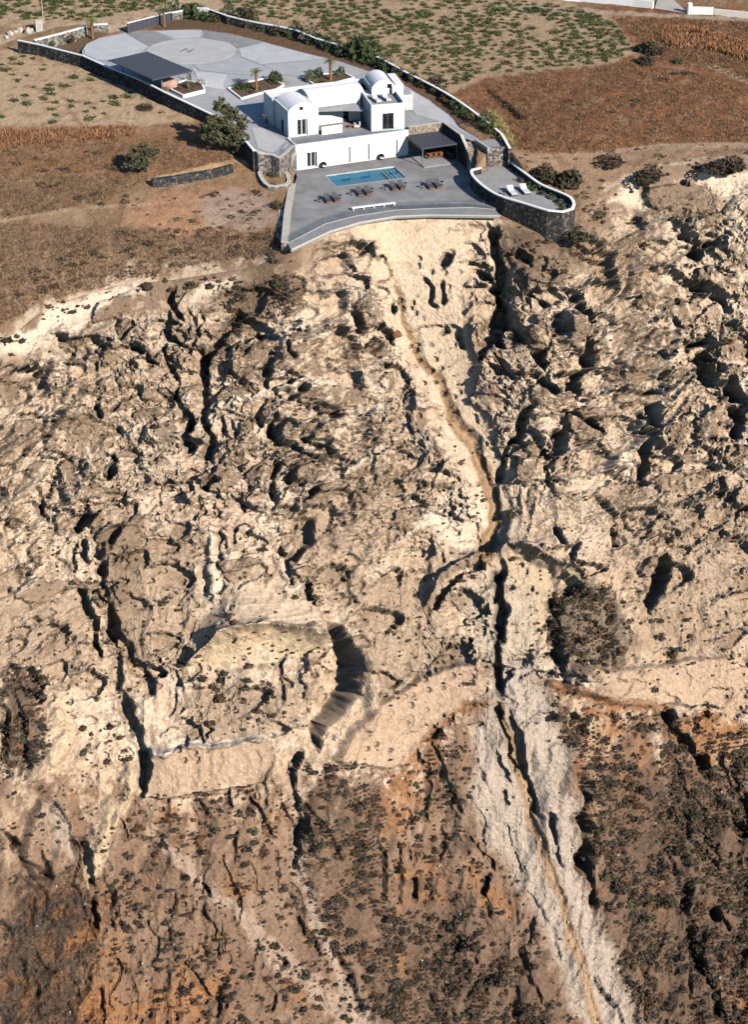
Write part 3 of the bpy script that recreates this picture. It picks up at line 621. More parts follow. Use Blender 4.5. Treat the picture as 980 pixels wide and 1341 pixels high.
def mat_ground(name, bump=.5, scale=3.0, amount=.30):
    m, nt, b = mat_new(name)
    N, Lk = nt.nodes, nt.links
    at = N.new('ShaderNodeAttribute'); at.attribute_name = 'albedo'
    tc = N.new('ShaderNodeTexCoord')
    n1 = N.new('ShaderNodeTexNoise'); n1.inputs['Scale'].default_value = scale; n1.inputs['Detail'].default_value = 6; n1.inputs['Roughness'].default_value = .7
    n2 = N.new('ShaderNodeTexNoise'); n2.inputs['Scale'].default_value = scale * 5; n2.inputs['Detail'].default_value = 3
    Lk.new(tc.outputs['Object'], n1.inputs['Vector']); Lk.new(tc.outputs['Object'], n2.inputs['Vector'])
    mr = N.new('ShaderNodeMapRange'); mr.inputs['From Min'].default_value = .3; mr.inputs['From Max'].default_value = .7
    mr.inputs['To Min'].default_value = 1 - amount; mr.inputs['To Max'].default_value = 1 + amount
    Lk.new(n1.outputs['Fac'], mr.inputs['Value'])
    mx = N.new('ShaderNodeVectorMath'); mx.operation = 'SCALE'
    mr2 = N.new('ShaderNodeMapRange'); mr2.inputs['From Min'].default_value = .32; mr2.inputs['From Max'].default_value = .68; mr2.inputs['To Min'].default_value = .72; mr2.inputs['To Max'].default_value = 1.22
    Lk.new(n2.outputs['Fac'], mr2.inputs['Value'])
    mm = N.new('ShaderNodeMath'); mm.operation = 'MULTIPLY'; Lk.new(mr.outputs['Result'], mm.inputs[0]); Lk.new(mr2.outputs['Result'], mm.inputs[1])
    Lk.new(at.outputs['Color'], mx.inputs[0]); Lk.new(mm.outputs[0], mx.inputs['Scale'])
    Lk.new(mx.outputs['Vector'], b.inputs['Base Color'])
    b.inputs['Roughness'].default_value = .95
    b.inputs['Specular IOR Level'].default_value = .1
    ad = N.new('ShaderNodeMath'); ad.operation = 'MULTIPLY_ADD'; ad.inputs[1].default_value = .4
    Lk.new(n2.outputs['Fac'], ad.inputs[0]); Lk.new(n1.outputs['Fac'], ad.inputs[2])
    bp = N.new('ShaderNodeBump'); bp.inputs['Strength'].default_value = bump; bp.inputs['Distance'].default_value = .35
    Lk.new(ad.outputs[0], bp.inputs['Height']); Lk.new(bp.outputs['Normal'], b.inputs['Normal'])
    return m

M_cliff = mat_ground('tuff rock', .75, 2.0, .24)
M_field = mat_ground('field soil', .6, 3.0, .35)

# displaced along the face's own smooth normal
def normals(X, Y, Z):
    du = np.stack(np.gradient(X, axis=1), 0), np.stack(np.gradient(Y, axis=1), 0), np.stack(np.gradient(Z, axis=1), 0)
    dv = np.gradient(X, axis=0), np.gradient(Y, axis=0), np.gradient(Z, axis=0)
    n = np.stack([du[1] * dv[2] - du[2] * dv[1], du[2] * dv[0] - du[0] * dv[2], du[0] * dv[1] - du[1] * dv[0]], -1)
    n /= np.linalg.norm(n, axis=-1, keepdims=True) + 1e-9
    return n * np.sign(n[..., 2:3] + 1e-9)
kk = np.full(len(S), 1.0)
YB = (ye1[None] - hx[:, None]); ZB = (ze1[None] - hz[:, None])
NB = normals(BX, YB, ZB)
CXs, CYs, CZs = BX + D * NB[..., 0], BY + D * NB[..., 1], BZ + D * NB[..., 2]
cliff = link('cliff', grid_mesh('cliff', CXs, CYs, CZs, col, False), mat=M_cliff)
tag(cliff, kind='structure', label='eroded cream and brown tuff cliff below the villa')
CPX, CPY = PX.copy(), PY.copy()

# ------------------------------------------------------------------ plateau
def zc(x, y): return 3.45 + 1.15 * sstep(20, 32, y)
def Wc(px, py, dz=0.0):
    z = 4.0
    for _ in range(6):
        q = W(px, py, z + dz); z = float(zc(q[0], q[1]))
    return q
TT = np.repeat(T[:, None], len(U), 1)
GX = np.repeat(U[None, :], len(T), 0)
kt = sstep(0, 85, TT)
GY = ye0[None] * (1 - kt) + (-15.0) * kt + TT
CTRL = [(23, 62, 3.7), (110, 92, 3.6), (200, 127, 3.3), (270, 170, 2.7), (0, 100, 3.9), (0, 160, 3.5), (100, 160, 3.3), (200, 190, 2.5), (300, 214, 1.7), (250, 232, 1.6), (250, 246, .8), (330, 240, .5),
        (150, 230, 1.7), (0, 220, 2.4), (0, 300, -.6), (100, 300, -.8), (200, 290, -.1), (300, 290, -.3), (360, 300, -.6), (0, 380, -4.2), (100, 345, -2.8), (200, 335, -2.3), (300, 325, -1.8),
        (-150, 60, 4), (-150, 250, 2), (-150, 400, -5), (0, 0, 4.9), (200, 0, 5.0), (400, 0, 5.2), (600, 0, 5.5), (800, 0, 6), (980, 0, 6.8), (1150, 0, 7), (300, 20, 4.9), (500, 60, 4.6), (640, 100, 4.3), (840, 70, 5), (980, 60, 5.8),
        (620, 120, 4.1), (700, 130, 4.2), (860, 130, 4.5), (980, 130, 4.5), (700, 190, 3.5), (690, 212, 2.6), (760, 200, 3.1), (860, 185, 3.3), (980, 180, 3.4), (1150, 150, 4), (720, 236, 1.3), (760, 255, .7), (772, 300, -1.1), (790, 236, 1.3),
        (718, 303, -1.3), (655, 280, -.7), (752, 290, -1.0), (200, 45, 4.5), (130, 40, 4.6), (60, 40, 4.5)]
cw = np.array([W(*c) for c in CTRL] + [EW[i] for i in range(1, len(EW) - 1)])
nC_ = len(cw)
def tps(r2): return .5 * r2 * np.log(r2 + 1e-6)
A_ = np.zeros((nC_ + 3, nC_ + 3)); sc_ = 30.0
cxy = cw[:, :2] / sc_
A_[:nC_, :nC_] = tps(((cxy[:, None] - cxy[None]) ** 2).sum(-1)) + np.eye(nC_) * .02
A_[:nC_, nC_] = 1; A_[:nC_, nC_ + 1:] = cxy; A_[nC_, :nC_] = 1; A_[nC_ + 1:, :nC_] = cxy.T
wt = np.linalg.solve(A_, np.r_[cw[:, 2], 0, 0, 0])
def zrbf(x, y):
    x = np.clip(x, -75, 75) / sc_; y = np.clip(y, -60, 80) / sc_
    z = wt[nC_] + wt[nC_ + 1] * x + wt[nC_ + 2] * y
    for i in range(nC_):
        z = z + wt[i] * tps((x - cxy[i, 0]) ** 2 + (y - cxy[i, 1]) ** 2)
    return z
GZ = zrbf(GX, GY)
GZ += (ze0[None] - GZ[0:1]) * np.exp(-TT / 5.0)
gn = fbm(GX * .12, GY * .12, 3, 501); gn2 = fbm(GX * .6, GY * .6, 4, 502, .6)
GZ += (.22 * gn + .16 * gn2) * sstep(0, 3, TT)
# compound outlines (place coordinates)
fl = [(381, 326.5), (431.6, 302.6), (471.4, 290.7), (519, 282.7), (561.6, 280.9), (604, 281.4), (655, 282)]
A0 = W(387.3, 223.3); HA = math.radians(22.0)
he1 = np.array([math.cos(HA), math.sin(HA)]); he2 = np.array([-math.sin(HA), math.cos(HA)])
def HL(x, y): return A0[:2] + x * he1 + y * he2
TERR = [tuple(W(*p)[:2]) for p in fl] + [(16.2, -11.5), (14.4, -7.9), (13.3, -4.2), (13.1, -2.2), (13.6, 3.1), (12.1, 6.2), (9.8, 11.3), tuple(HL(16.8, 0.3)), tuple(HL(0, .3)),
       tuple(W(389, 232)[:2]), tuple(W(385, 243)[:2]), tuple(W(381, 263)[:2]), tuple(W(378.8, 291.8)[:2]), tuple(W(377.6, 319)[:2])]
POOL = [tuple(W(*p)[:2]) for p in [(427.1, 230.5), (516.5, 218.3), (531.9, 232.6), (440.4, 244.3)]]
UPR = [Wc(*p)[:2] for p in [(332, 198), (304, 167), (272, 153), (214, 125), (183, 110), (137, 92), (108, 76), (107, 66), (113, 57), (130, 49), (165, 42), (200, 39.5), (260, 38), (300, 43.5), (340, 53), (400, 69), (446, 80), (486, 94), (528, 110), (565, 131), (589, 149), (605, 167), (629, 181)]]
UPPER = [tuple(p) for p in UPR] + [(13.7, 4.8), (12.3, 6.4), (9.9, 11.6), tuple(HL(16.8, .6)), tuple(HL(0, .6)), tuple(W(364, 206, 3.45)[:2]), tuple(W(347, 201, 3.45)[:2])]
LOOK = [(14.48, -1.31), (13.3, -2.1), (13.26, -4.18), (14.37, -7.85), (16.25, -11.46), (19.02, -13.99), (22.45, -16.95), (24.22, -17.43), (25.6, -16.4), (25.97, -14.88), (25.72, -12.43), (24.39, -10.44), (22.19, -7.6), (20.26, -3.07), (18.47, 1.53), (15.5, 1.3)]
near = (np.abs(GX) < 70) & (GY < 75)
sdT = np.where(near, poly_sd(TERR, GX, GY), 99); sdU = np.where(near, poly_sd(UPPER, GX, GY), 99); sdL = np.where(near, poly_sd(LOOK, GX, GY), 99); sdP = np.where(near, poly_sd(POOL, GX, GY), 99)
GZ = np.where((sdU < 9) & (GY > 12) & (GX > -34), np.minimum(GZ, zc(GX, GY) - .02 + .12 * gn2), GZ)
GZ = np.where((sdU < -.25) & (sdT > 1.6), zc(GX, GY) - .5, GZ)
GZ = np.where(sdL < .1, np.minimum(GZ, .3), GZ)
GZ = np.where((sdT < .5) | ((sdT < 1.6) & (sdU < -.1)), np.minimum(GZ, -.6), GZ)
GZ = np.where(sdP < .5, -2.4, GZ)
PX, PY = proj(GX, GY, GZ)
WX = PX + 3 * fbm(GX * .3, GY * .3, 3, 511); WY = PY + 1.5 * fbm(GX * .3, GY * .3, 3, 512)
BX, SS = GX, GY
nA = fbm(GX * .5, GY * .35, 4, 521, .6); nB = fbm(GX * .1, GY * .1, 4, 522); nC = fbm(GX * 1.7, GY * 1.2, 3, 523, .6)
sand, dry, dryd = RGB(.37, .285, .20), RGB(.225, .115, .066), RGB(.15, .082, .051)
col = np.empty(GX.shape + (3,)); col[:] = RGB(.24, .165, .105)
paint(sstep(-.1, .4, nB), RGB(.30, .22, .15), .7)
# right-hand dry field
paint(area([(560, 118), (640, 95), (830, 70), (800, 20), (640, 8), (1100, 8), (1100, 190), (860, 190), (780, 208), (690, 205), (660, 172)], 4, 5), dry, .95)
paint(area([(560, 118), (640, 95), (830, 70), (800, 20), (640, 8), (1100, 8), (1100, 190), (860, 190), (780, 208), (690, 205), (660, 172)], 4, 5) * sstep(-.1, .35, nA + .5 * nB), dryd, .8)
paint(area([(800, 30), (1100, 30), (1100, 120), (900, 110)], 6, 6) * sstep(-.2, .3, nB), RGB(.20, .105, .06), .7)
# vineyards
paint(area([(250, -30), (640, -30), (800, 20), (836, 70), (780, 88), (640, 100), (600, 118), (590, 122), (530, 90), (430, 52), (340, 26), (260, 10)], 3, 4), sand, .95)
paint(area([(-60, -30), (330, -30), (300, 18), (180, 32), (100, 30), (-60, 38)], 3, 4), RGB(.42, .33, .23), .9)
paint(area([(-60, 62), (25, 66), (110, 90), (200, 126), (260, 160), (170, 168), (-60, 170)], 4, 5), RGB(.45, .35, .245), .9)
# left slopes
paint(area([(-200, 166), (170, 166), (260, 162), (330, 205), (300, 222), (190, 232), (-200, 235)], 5, 6), RGB(.25, .15, .094), .9)
paint(area([(-200, 235), (120, 238), (140, 262), (60, 282), (-200, 300)], 6, 8), RGB(.19, .13, .088), .8)
paint(area([(-200, 300), (100, 290), (200, 300), (350, 300), (385, 330), (300, 352), (100, 380), (-200, 480)], 6, 8), RGB(.20, .14, .10), .85)
paint(area([(150, 272), (230, 250), (300, 246), (345, 250), (362, 285), (340, 305), (220, 305), (168, 292)], 5, 6), RGB(.37, .225, .15), .8)
paint(area([(262, 262), (300, 248), (345, 252), (362, 290), (330, 302), (270, 300)], 6, 8), RGB(.33, .27, .225), .8)
for p, w, c_ in [([(200, 236), (262, 222), (308, 210), (322, 214)], 4, RGB(.48, .35, .22)), ([(0, 290), (60, 280), (130, 270), (200, 268)], 2.0, RGB(.36, .28, .2)), ([(88, 140), (110, 170), (130, 205), (138, 240)], 3, RGB(.30, .21, .15)),
                 ([(-40, 62), (0, 52), (30, 44), (70, 34), (110, 30)], [9, 8, 4, 3, 2], RGB(.45, .36, .26)), ([(143, 38), (175, 30), (215, 14), (240, 0)], [6, 5, 4, 3], RGB(.47, .385, .29)), ([(290, 18), (340, 14), (420, 4), (520, -8)], 3, RGB(.44, .36, .26)),
                 ([(640, 6), (760, 14), (870, 20), (1000, 26)], 3, RGB(.38, .32, .25)), ([(700, 205), (780, 202), (860, 192), (940, 190), (1100, 194)], [2, 4, 4, 4, 4], RGB(.36, .28, .21)), ([(925, 85), (950, 95), (990, 110)], 4, RGB(.34, .27, .19)),
                 ([(668, 200), (690, 208), (730, 214)], 4, RGB(.36, .27, .19)), ([(640, 150), (665, 185)], 7, RGB(.27, .20, .085))]:
    paint(stroke(p, w, 1.5), c_, .9)
# rim soils on the right and around the lookout
paint(area([(665, 200), (780, 205), (900, 195), (1100, 200), (1100, 260), (760, 330), (690, 310), (750, 300), (752, 262)], 5, 8), RGB(.30, .215, .15), .85)
paint(area([(735, 290), (790, 300), (770, 330), (730, 320)], 8, 8), RGB(.13, .085, .05), .7)
paint(sstep(.12, .3, nA + .3 * nC), RGB(.12, .08, .052), .5)
paint(sstep(.18, .35, fbm(GX * .3, GY * .2, 4, 541, .6)), RGB(.34, .25, .17), .45)
paint(sstep(.25, .4, nC - .2 * nB), RGB(.40, .31, .22), .4)
col *= (1 + .22 * nC)[..., None]
lum = col.mean(-1, keepdims=True)
col = np.clip((lum + (col - lum) * 1.15) * RGB(1.04, .99, .97), .02, .7)
paint(sstep(1.5, -.5, TT - 4.5 * nA - 3 * nB) * (sdT > 1) * (sdL > 1), cream, .8)
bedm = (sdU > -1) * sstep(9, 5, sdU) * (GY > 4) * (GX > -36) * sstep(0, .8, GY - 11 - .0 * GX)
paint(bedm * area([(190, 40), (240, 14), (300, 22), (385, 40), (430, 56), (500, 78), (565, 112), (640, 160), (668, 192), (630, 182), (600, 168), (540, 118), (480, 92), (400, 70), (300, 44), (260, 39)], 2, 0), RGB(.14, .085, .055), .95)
paint(area([(45, 54), (112, 36), (140, 44), (112, 62), (105, 72), (60, 62)], 2, 0), RGB(.15, .10, .065), .9)
# meet the cliff sheet's first row exactly
GX[0], GY[0], GZ[0] = CXs[0], CYs[0], CZs[0]
ground = link('ground', grid_mesh('ground', GX, GY, GZ, col), mat=M_field)
tag(ground, kind='structure', label='dry brown fields and vineyard soil on the plateau')
def gz(x, y):
    """height of the finished ground (nearest sheet vertex)"""
    i = int(np.argmin(np.abs(U - x))); j = int(np.argmin(np.abs(GY[:, i] - y)))
    return float(GZ[j, i])
def Wg(px, py, n=12):
    """a pixel's point on the finished plateau"""
    z = 3.0
    for _ in range(n):
        q = W(px, py, z); z = .5 * z + .5 * gz(q[0], q[1])
    q = W(px, py, z); q[2] = gz(q[0], q[1]); return q
# ------------------------------------------------------------------ building helpers
class MB:
    def __init__(s): s.v = []; s.f = []
    def add(s, vs, fs):
        o = len(s.v); s.v += [tuple(map(float, p)) for p in vs]; s.f += [tuple(o + i for i in f) for f in fs]; return s
    def box(s, x0, y0, z0, x1, y1, z1, fr=None):
        vs = [(x, y, z) for z in (z0, z1) for x, y in ((x0, y0), (x1, y0), (x1, y1), (x0, y1))]
        if fr: vs = [fr(*p) for p in vs]
        return s.add(vs, [(3, 2, 1, 0), (4, 5, 6, 7), (0, 1, 5, 4), (1, 2, 6, 5), (2, 3, 7, 6), (3, 0, 4, 7)])
    def prism(s, poly, z0, z1):
        """z0, z1: number or function of x, y"""
        n = len(poly)
        a = sum(poly[i][0] * poly[(i + 1) % n][1] - poly[(i + 1) % n][0] * poly[i][1] for i in range(n))
        if a < 0: poly = poly[::-1]
        g0 = z0 if callable(z0) else (lambda x, y: z0); g1 = z1 if callable(z1) else (lambda x, y: z1)
        vs = [(x, y, g0(x, y)) for x, y in poly] + [(x, y, g1(x, y)) for x, y in poly]
        return s.add(vs, [tuple(range(n))[::-1], tuple(range(n, 2 * n))] + [(i, (i + 1) % n, n + (i + 1) % n, n + i) for i in range(n)])
    def tube(s, p, q, r0, r1=None, n=8):
        r1 = r0 if r1 is None else r1
        p = Vector(p); q = Vector(q); d = (q - p).normalized()
        a = d.orthogonal().normalized(); b = d.cross(a)
        vs = []
        for c, r in ((p, r0), (q, r1)):
            for i in range(n):
                t = 6.28318 * i / n; vs.append(c + a * (r * math.cos(t)) + b * (r * math.sin(t)))
        return s.add(vs, [(i, (i + 1) % n, n + (i + 1) % n, n + i) for i in range(n)] + [tuple(range(n))[::-1], tuple(range(n, 2 * n))])
    def lathe(s, prof, n=14, c=(0, 0)):
        vs = []; fs = []
        for r, z in prof:
            for i in range(n):
                t = 6.28318 * i / n; vs.append((c[0] + r * math.cos(t), c[1] + r * math.sin(t), z))
        for k in range(len(prof) - 1):
            for i in range(n):
                fs.append((k * n + i, k * n + (i + 1) % n, (k + 1) * n + (i + 1) % n, (k + 1) * n + i))
        fs.append(tuple(range(n))[::-1]); fs.append(tuple(range((len(prof) - 1) * n, len(prof) * n)))
        return s.add(vs, fs)
    def build(s, name, mat, parent=None, smooth=False):
        me = bpy.data.meshes.new(name); me.from_pydata(s.v, [], s.f)
        if smooth:
            me.polygons.foreach_set('use_smooth', np.ones(len(me.polygons), bool))
            try: me.set_sharp_from_angle(angle=math.radians(40))
            except Exception: pass
        me.materials.append(mat); me.update()
        o = bpy.data.objects.new(name, me); scene.collection.objects.link(o)
        if parent is not None: o.parent = parent
        return o

def empty(name, loc=(0, 0, 0), rz=0.0, label=None, cat=None, group=None, kind=None):
    o = bpy.data.objects.new(name, None); scene.collection.objects.link(o)
    o.location = [float(v) for v in loc]; o.rotation_euler = (0, 0, rz); o.empty_display_size = .3
    return tag(o, label, cat, group, kind)

def copy_tree(o, parent=None):
    c = o.copy(); scene.collection.objects.link(c); c.parent = parent
    for ch in o.children:
        copy_tree(ch, c)
    return c

def mat(name, rgb, rough=.7, var=.15, scale=2.0, bump=0.0, bscale=20.0, metal=0.0, spec=.3, var_obj=0.0):
    m, nt, b = mat_new(name)
    N, Lk = nt.nodes, nt.links
    tc = N.new('ShaderNodeTexCoord')
    n1 = N.new('ShaderNodeTexNoise'); n1.inputs['Scale'].default_value = scale; n1.inputs['Detail'].default_value = 5; n1.inputs['Roughness'].default_value = .65
    Lk.new(tc.outputs['Object'], n1.inputs['Vector'])
    mr = N.new('ShaderNodeMapRange'); mr.inputs['From Min'].default_value = .3; mr.inputs['From Max'].default_value = .7
    mr.inputs['To Min'].default_value = 1 - var; mr.inputs['To Max'].default_value = 1 + var
    Lk.new(n1.outputs['Fac'], mr.inputs['Value'])
    mx = N.new('ShaderNodeVectorMath'); mx.operation = 'SCALE'; mx.inputs[0].default_value = rgb
    Lk.new(mr.outputs['Result'], mx.inputs['Scale'])
    out = mx.outputs['Vector']
    if var_obj:
        oi = N.new('ShaderNodeObjectInfo')
        m2 = N.new('ShaderNodeMapRange'); m2.inputs['To Min'].default_value = 1 - var_obj; m2.inputs['To Max'].default_value = 1 + var_obj
        Lk.new(oi.outputs['Random'], m2.inputs['Value'])
        s2 = N.new('ShaderNodeVectorMath'); s2.operation = 'SCALE'
        Lk.new(out, s2.inputs[0]); Lk.new(m2.outputs['Result'], s2.inputs['Scale']); out = s2.outputs['Vector']
    Lk.new(out, b.inputs['Base Color'])
    b.inputs['Roughness'].default_value = rough; b.inputs['Metallic'].default_value = metal; b.inputs['Specular IOR Level'].default_value = spec
    if bump:
        n2 = N.new('ShaderNodeTexNoise'); n2.inputs['Scale'].default_value = bscale; n2.inputs['Detail'].default_value = 4
        Lk.new(tc.outputs['Object'], n2.inputs['Vector'])
        bp = N.new('ShaderNodeBump'); bp.inputs['Strength'].default_value = bump; bp.inputs['Distance'].default_value = .05
        Lk.new(n2.outputs['Fac'], bp.inputs['Height']); Lk.new(bp.outputs['Normal'], b.inputs['Normal'])
    return m

def mat_stone(name, cols, mortar, scale=2.6):
    m, nt, b = mat_new(name)
    N, Lk = nt.nodes, nt.links
    tc = N.new('ShaderNodeTexCoord')
    nz = N.new('ShaderNodeTexNoise'); nz.inputs['Scale'].default_value = 3.0
    Lk.new(tc.outputs['Object'], nz.inputs['Vector'])
    mixv = N.new('ShaderNodeMix'); mixv.data_type = 'VECTOR'; mixv.inputs['Factor'].default_value = .12
    Lk.new(tc.outputs['Object'], mixv.inputs[4]); Lk.new(nz.outputs['Color'], mixv.inputs[5])
    v = N.new('ShaderNodeTexVoronoi'); v.inputs['Scale'].default_value = scale
    e = N.new('ShaderNodeTexVoronoi'); e.feature = 'DISTANCE_TO_EDGE'; e.inputs['Scale'].default_value = scale
    Lk.new(mixv.outputs[1], v.inputs['Vector']); Lk.new(mixv.outputs[1], e.inputs['Vector'])
    sx = N.new('ShaderNodeSeparateColor'); Lk.new(v.outputs['Color'], sx.inputs[0])
    cr = N.new('ShaderNodeValToRGB'); cr.color_ramp.interpolation = 'CONSTANT'
    el = cr.color_ramp.elements
    while len(el) < len(cols): el.new(.5)
    for i, c in enumerate(cols):
        el[i].position = i / len(cols); el[i].color = (*c, 1)
    Lk.new(sx.outputs[0], cr.inputs[0])
    ml = N.new('ShaderNodeMapRange'); ml.inputs['From Min'].default_value = .03; ml.inputs['From Max'].default_value = .09
    Lk.new(e.outputs['Distance'], ml.inputs['Value'])
    mx = N.new('ShaderNodeMix'); mx.data_type = 'RGBA'; mx.inputs[6].default_value = (*mortar, 1)
    Lk.new(ml.outputs['Result'], mx.inputs['Factor']); Lk.new(cr.outputs['Color'], mx.inputs[7])
    Lk.new(mx.outputs[2], b.inputs['Base Color']); b.inputs['Roughness'].default_value = .9; b.inputs['Specular IOR Level'].default_value = .15
    bp = N.new('ShaderNodeBump'); bp.inputs['Strength'].default_value = .9; bp.inputs['Distance'].default_value = .12
    Lk.new(ml.outputs['Result'], bp.inputs['Height']); Lk.new(bp.outputs['Normal'], b.inputs['Normal'])
    return m

def mat_leaf(name, rgb, vary=.3, attr=False):
    m, nt, b = mat_new(name)
    N, Lk = nt.nodes, nt.links
    tc = N.new('ShaderNodeTexCoord')
    n1 = N.new('ShaderNodeTexNoise'); n1.inputs['Scale'].default_value = 2.5; n1.inputs['Detail'].default_value = 3
    ge = N.new('ShaderNodeNewGeometry')
    Lk.new(ge.outputs['Position'], n1.inputs['Vector'])
    mr = N.new('ShaderNodeMapRange'); mr.inputs['From Min'].default_value = .3; mr.inputs['From Max'].default_value = .7
    mr.inputs['To Min'].default_value = 1 - vary; mr.inputs['To Max'].default_value = 1 + vary
    Lk.new(n1.outputs['Fac'], mr.inputs['Value'])
    mx = N.new('ShaderNodeVectorMath'); mx.operation = 'SCALE'; Lk.new(mr.outputs['Result'], mx.inputs['Scale'])
    if attr:
        at = N.new('ShaderNodeAttribute'); at.attribute_name = 'albedo'; Lk.new(at.outputs['Color'], mx.inputs[0])
    else: mx.inputs[0].default_value = rgb
    Lk.new(mx.outputs['Vector'], b.inputs['Base Color'])
    b.inputs['Roughness'].default_value = .8; b.inputs['Specular IOR Level'].default_value = .15
    return m

M = dict(
    white=mat('white plaster', (.79, .785, .78), .8, .05, .8, .15, 12),
    roofwhite=mat('white roof coat', (.70, .71, .74), .75, .05, 1.0),
    deck=mat('grey screed', (.30, .295, .295), .8, .14, .7, .1, 8),
    plaza=mat('plaza concrete', (.33, .335, .355), .8, .16, .4, .1, 6),
    slab_l=mat('light slab', (.45, .455, .475), .8, .10, .5, .1, 6), slab_m=mat('mid slab', (.37, .375, .39), .8, .12, .5, .1, 6), slab_d=mat('dark slab', (.25, .25, .255), .8, .16, .6, .2, 6),
    disc=mat('worn helipad concrete', (.43, .425, .42), .8, .12, .4, .1, 6), terrace=mat('pool terrace screed', (.24, .235, .235), .75, .32, .3, .1, 6), apron=mat('apron concrete', (.25, .25, .26), .7, .16, .5), kerb=mat('pale kerb', (.66, .62, .55), .8, .1, 2),
    mark=mat('dark paint', (.14, .14, .15), .7, .1), metal=mat('dark grey metal', (.055, .058, .075), .55, .1, 3, metal=.0, spec=.4), metal2=mat('grey metal', (.16, .16, .175), .5, .1),
    stone_d=mat_stone('dark lava stone', [(.022, .022, .026), (.045, .043, .045), (.07, .065, .063), (.03, .03, .032), (.16, .15, .14), (.035, .033, .035)], (.11, .10, .095), 3.4),
    stone_m=mat_stone('mixed stone', [(.07, .066, .065), (.16, .14, .125), (.24, .21, .18), (.05, .05, .052), (.36, .32, .27), (.11, .10, .095)], (.40, .37, .33), 3.6),
    stone_w=mat_stone('warm stone', [(.22, .17, .125), (.33, .27, .20), (.15, .12, .10), (.40, .33, .25), (.27, .21, .16)], (.42, .37, .31), 3.8),
    glassdark=mat('dark window glass', (.012, .014, .018), .08, .1, 1, spec=.6), shutter=mat('white paint', (.74, .74, .74), .5, .03),
    wood_d=mat('dark teak', (.17, .07, .035), .6, .25, 5), wood=mat('teak', (.34, .135, .055), .6, .25, 5), cushion=mat('grey cushion', (.075, .075, .085), .9, .12, 6), cushion_l=mat('pale cushion', (.60, .62, .66), .9, .05), sail=mat('grey sail cloth', (.36, .36, .36), .9, .05),
    black=mat('black rattan', (.02, .02, .022), .6, .2), soil=mat('planter soil', (.10, .062, .042), .95, .35, 3, .8, 6), boulder=mat('pink boulder', (.40, .265, .205), .9, .25, 1.4, .8, 4), rubble=mat('pale rubble', (.48, .43, .36), .9, .25, 2, .5, 5),
    trunk=mat('trunk bark', (.17, .12, .085), .9, .25, 6, .6, 12), palmtrunk=mat('palm trunk', (.24, .115, .06), .9, .3, 8, .8, 14), concrete=mat('old concrete', (.46, .43, .38), .85, .15, 2), road=mat('road concrete', (.42, .38, .34), .9, .12, .4),
    redrock=mat('red rock', (.22, .085, .05), .9, .25, 2, .5, 5),
    olive=mat_leaf('olive leaves', (.115, .125, .075)), pine=mat_leaf('grey-green leaves', (.095, .092, .052)), green=mat_leaf('green leaves', (.055, .075, .032)), vine=mat_leaf('vine leaves', (.070, .085, .030)),
    frond=mat_leaf('palm frond', (.12, .15, .045)), shrubm=mat_leaf('dry shrub leaves', (.056, .042, .031)), shrubg=mat_leaf('olive brown shrub leaves', (.068, .058, .034)), shrubr=mat_leaf('rusty shrub leaves', (.085, .052, .032)),
    cover=mat_leaf('ground cover leaves', (.1, .1, .1), .3, True))
# glass pane and pool water
def mat_clear(name, tint, gloss_col=(1, 1, 1), ior=1.45, k=1.0):
    m, nt, b = mat_new(name); N, Lk = nt.nodes, nt.links
    N.remove(b); out = N['Material Output']
    t = N.new('ShaderNodeBsdfTransparent'); t.inputs['Color'].default_value = (*tint, 1)
    g = N.new('ShaderNodeBsdfGlossy'); g.inputs['Roughness'].default_value = .02
    f = N.new('ShaderNodeFresnel'); f.inputs['IOR'].default_value = ior
    fm = N.new('ShaderNodeMath'); fm.operation = 'MULTIPLY'; fm.inputs[1].default_value = k; Lk.new(f.outputs[0], fm.inputs[0])
    mx = N.new('ShaderNodeMixShader'); Lk.new(fm.outputs[0], mx.inputs[0]); Lk.new(t.outputs[0], mx.inputs[1]); Lk.new(g.outputs[0], mx.inputs[2])
    Lk.new(mx.outputs[0], out.inputs['Surface'])
    return m, nt, g
M['glass'], _, _ = mat_clear('railing glass', (.90, .93, .95), k=.3)
M['water'], nt_, g_ = mat_clear('pool water', (.62, .90, .95), ior=1.33, k=.5)
nz_ = nt_.nodes.new('ShaderNodeTexNoise'); nz_.inputs['Scale'].default_value = 2.5
bp_ = nt_.nodes.new('ShaderNodeBump'); bp_.inputs['Strength'].default_value = .06; bp_.inputs['Distance'].default_value = .05
nt_.links.new(nz_.outputs['Fac'], bp_.inputs['Height']); nt_.links.new(bp_.outputs['Normal'], g_.inputs['Normal'])
M['pooltile'] = mat('blue pool lining', (.02, .28, .44), .5, .08, 2)

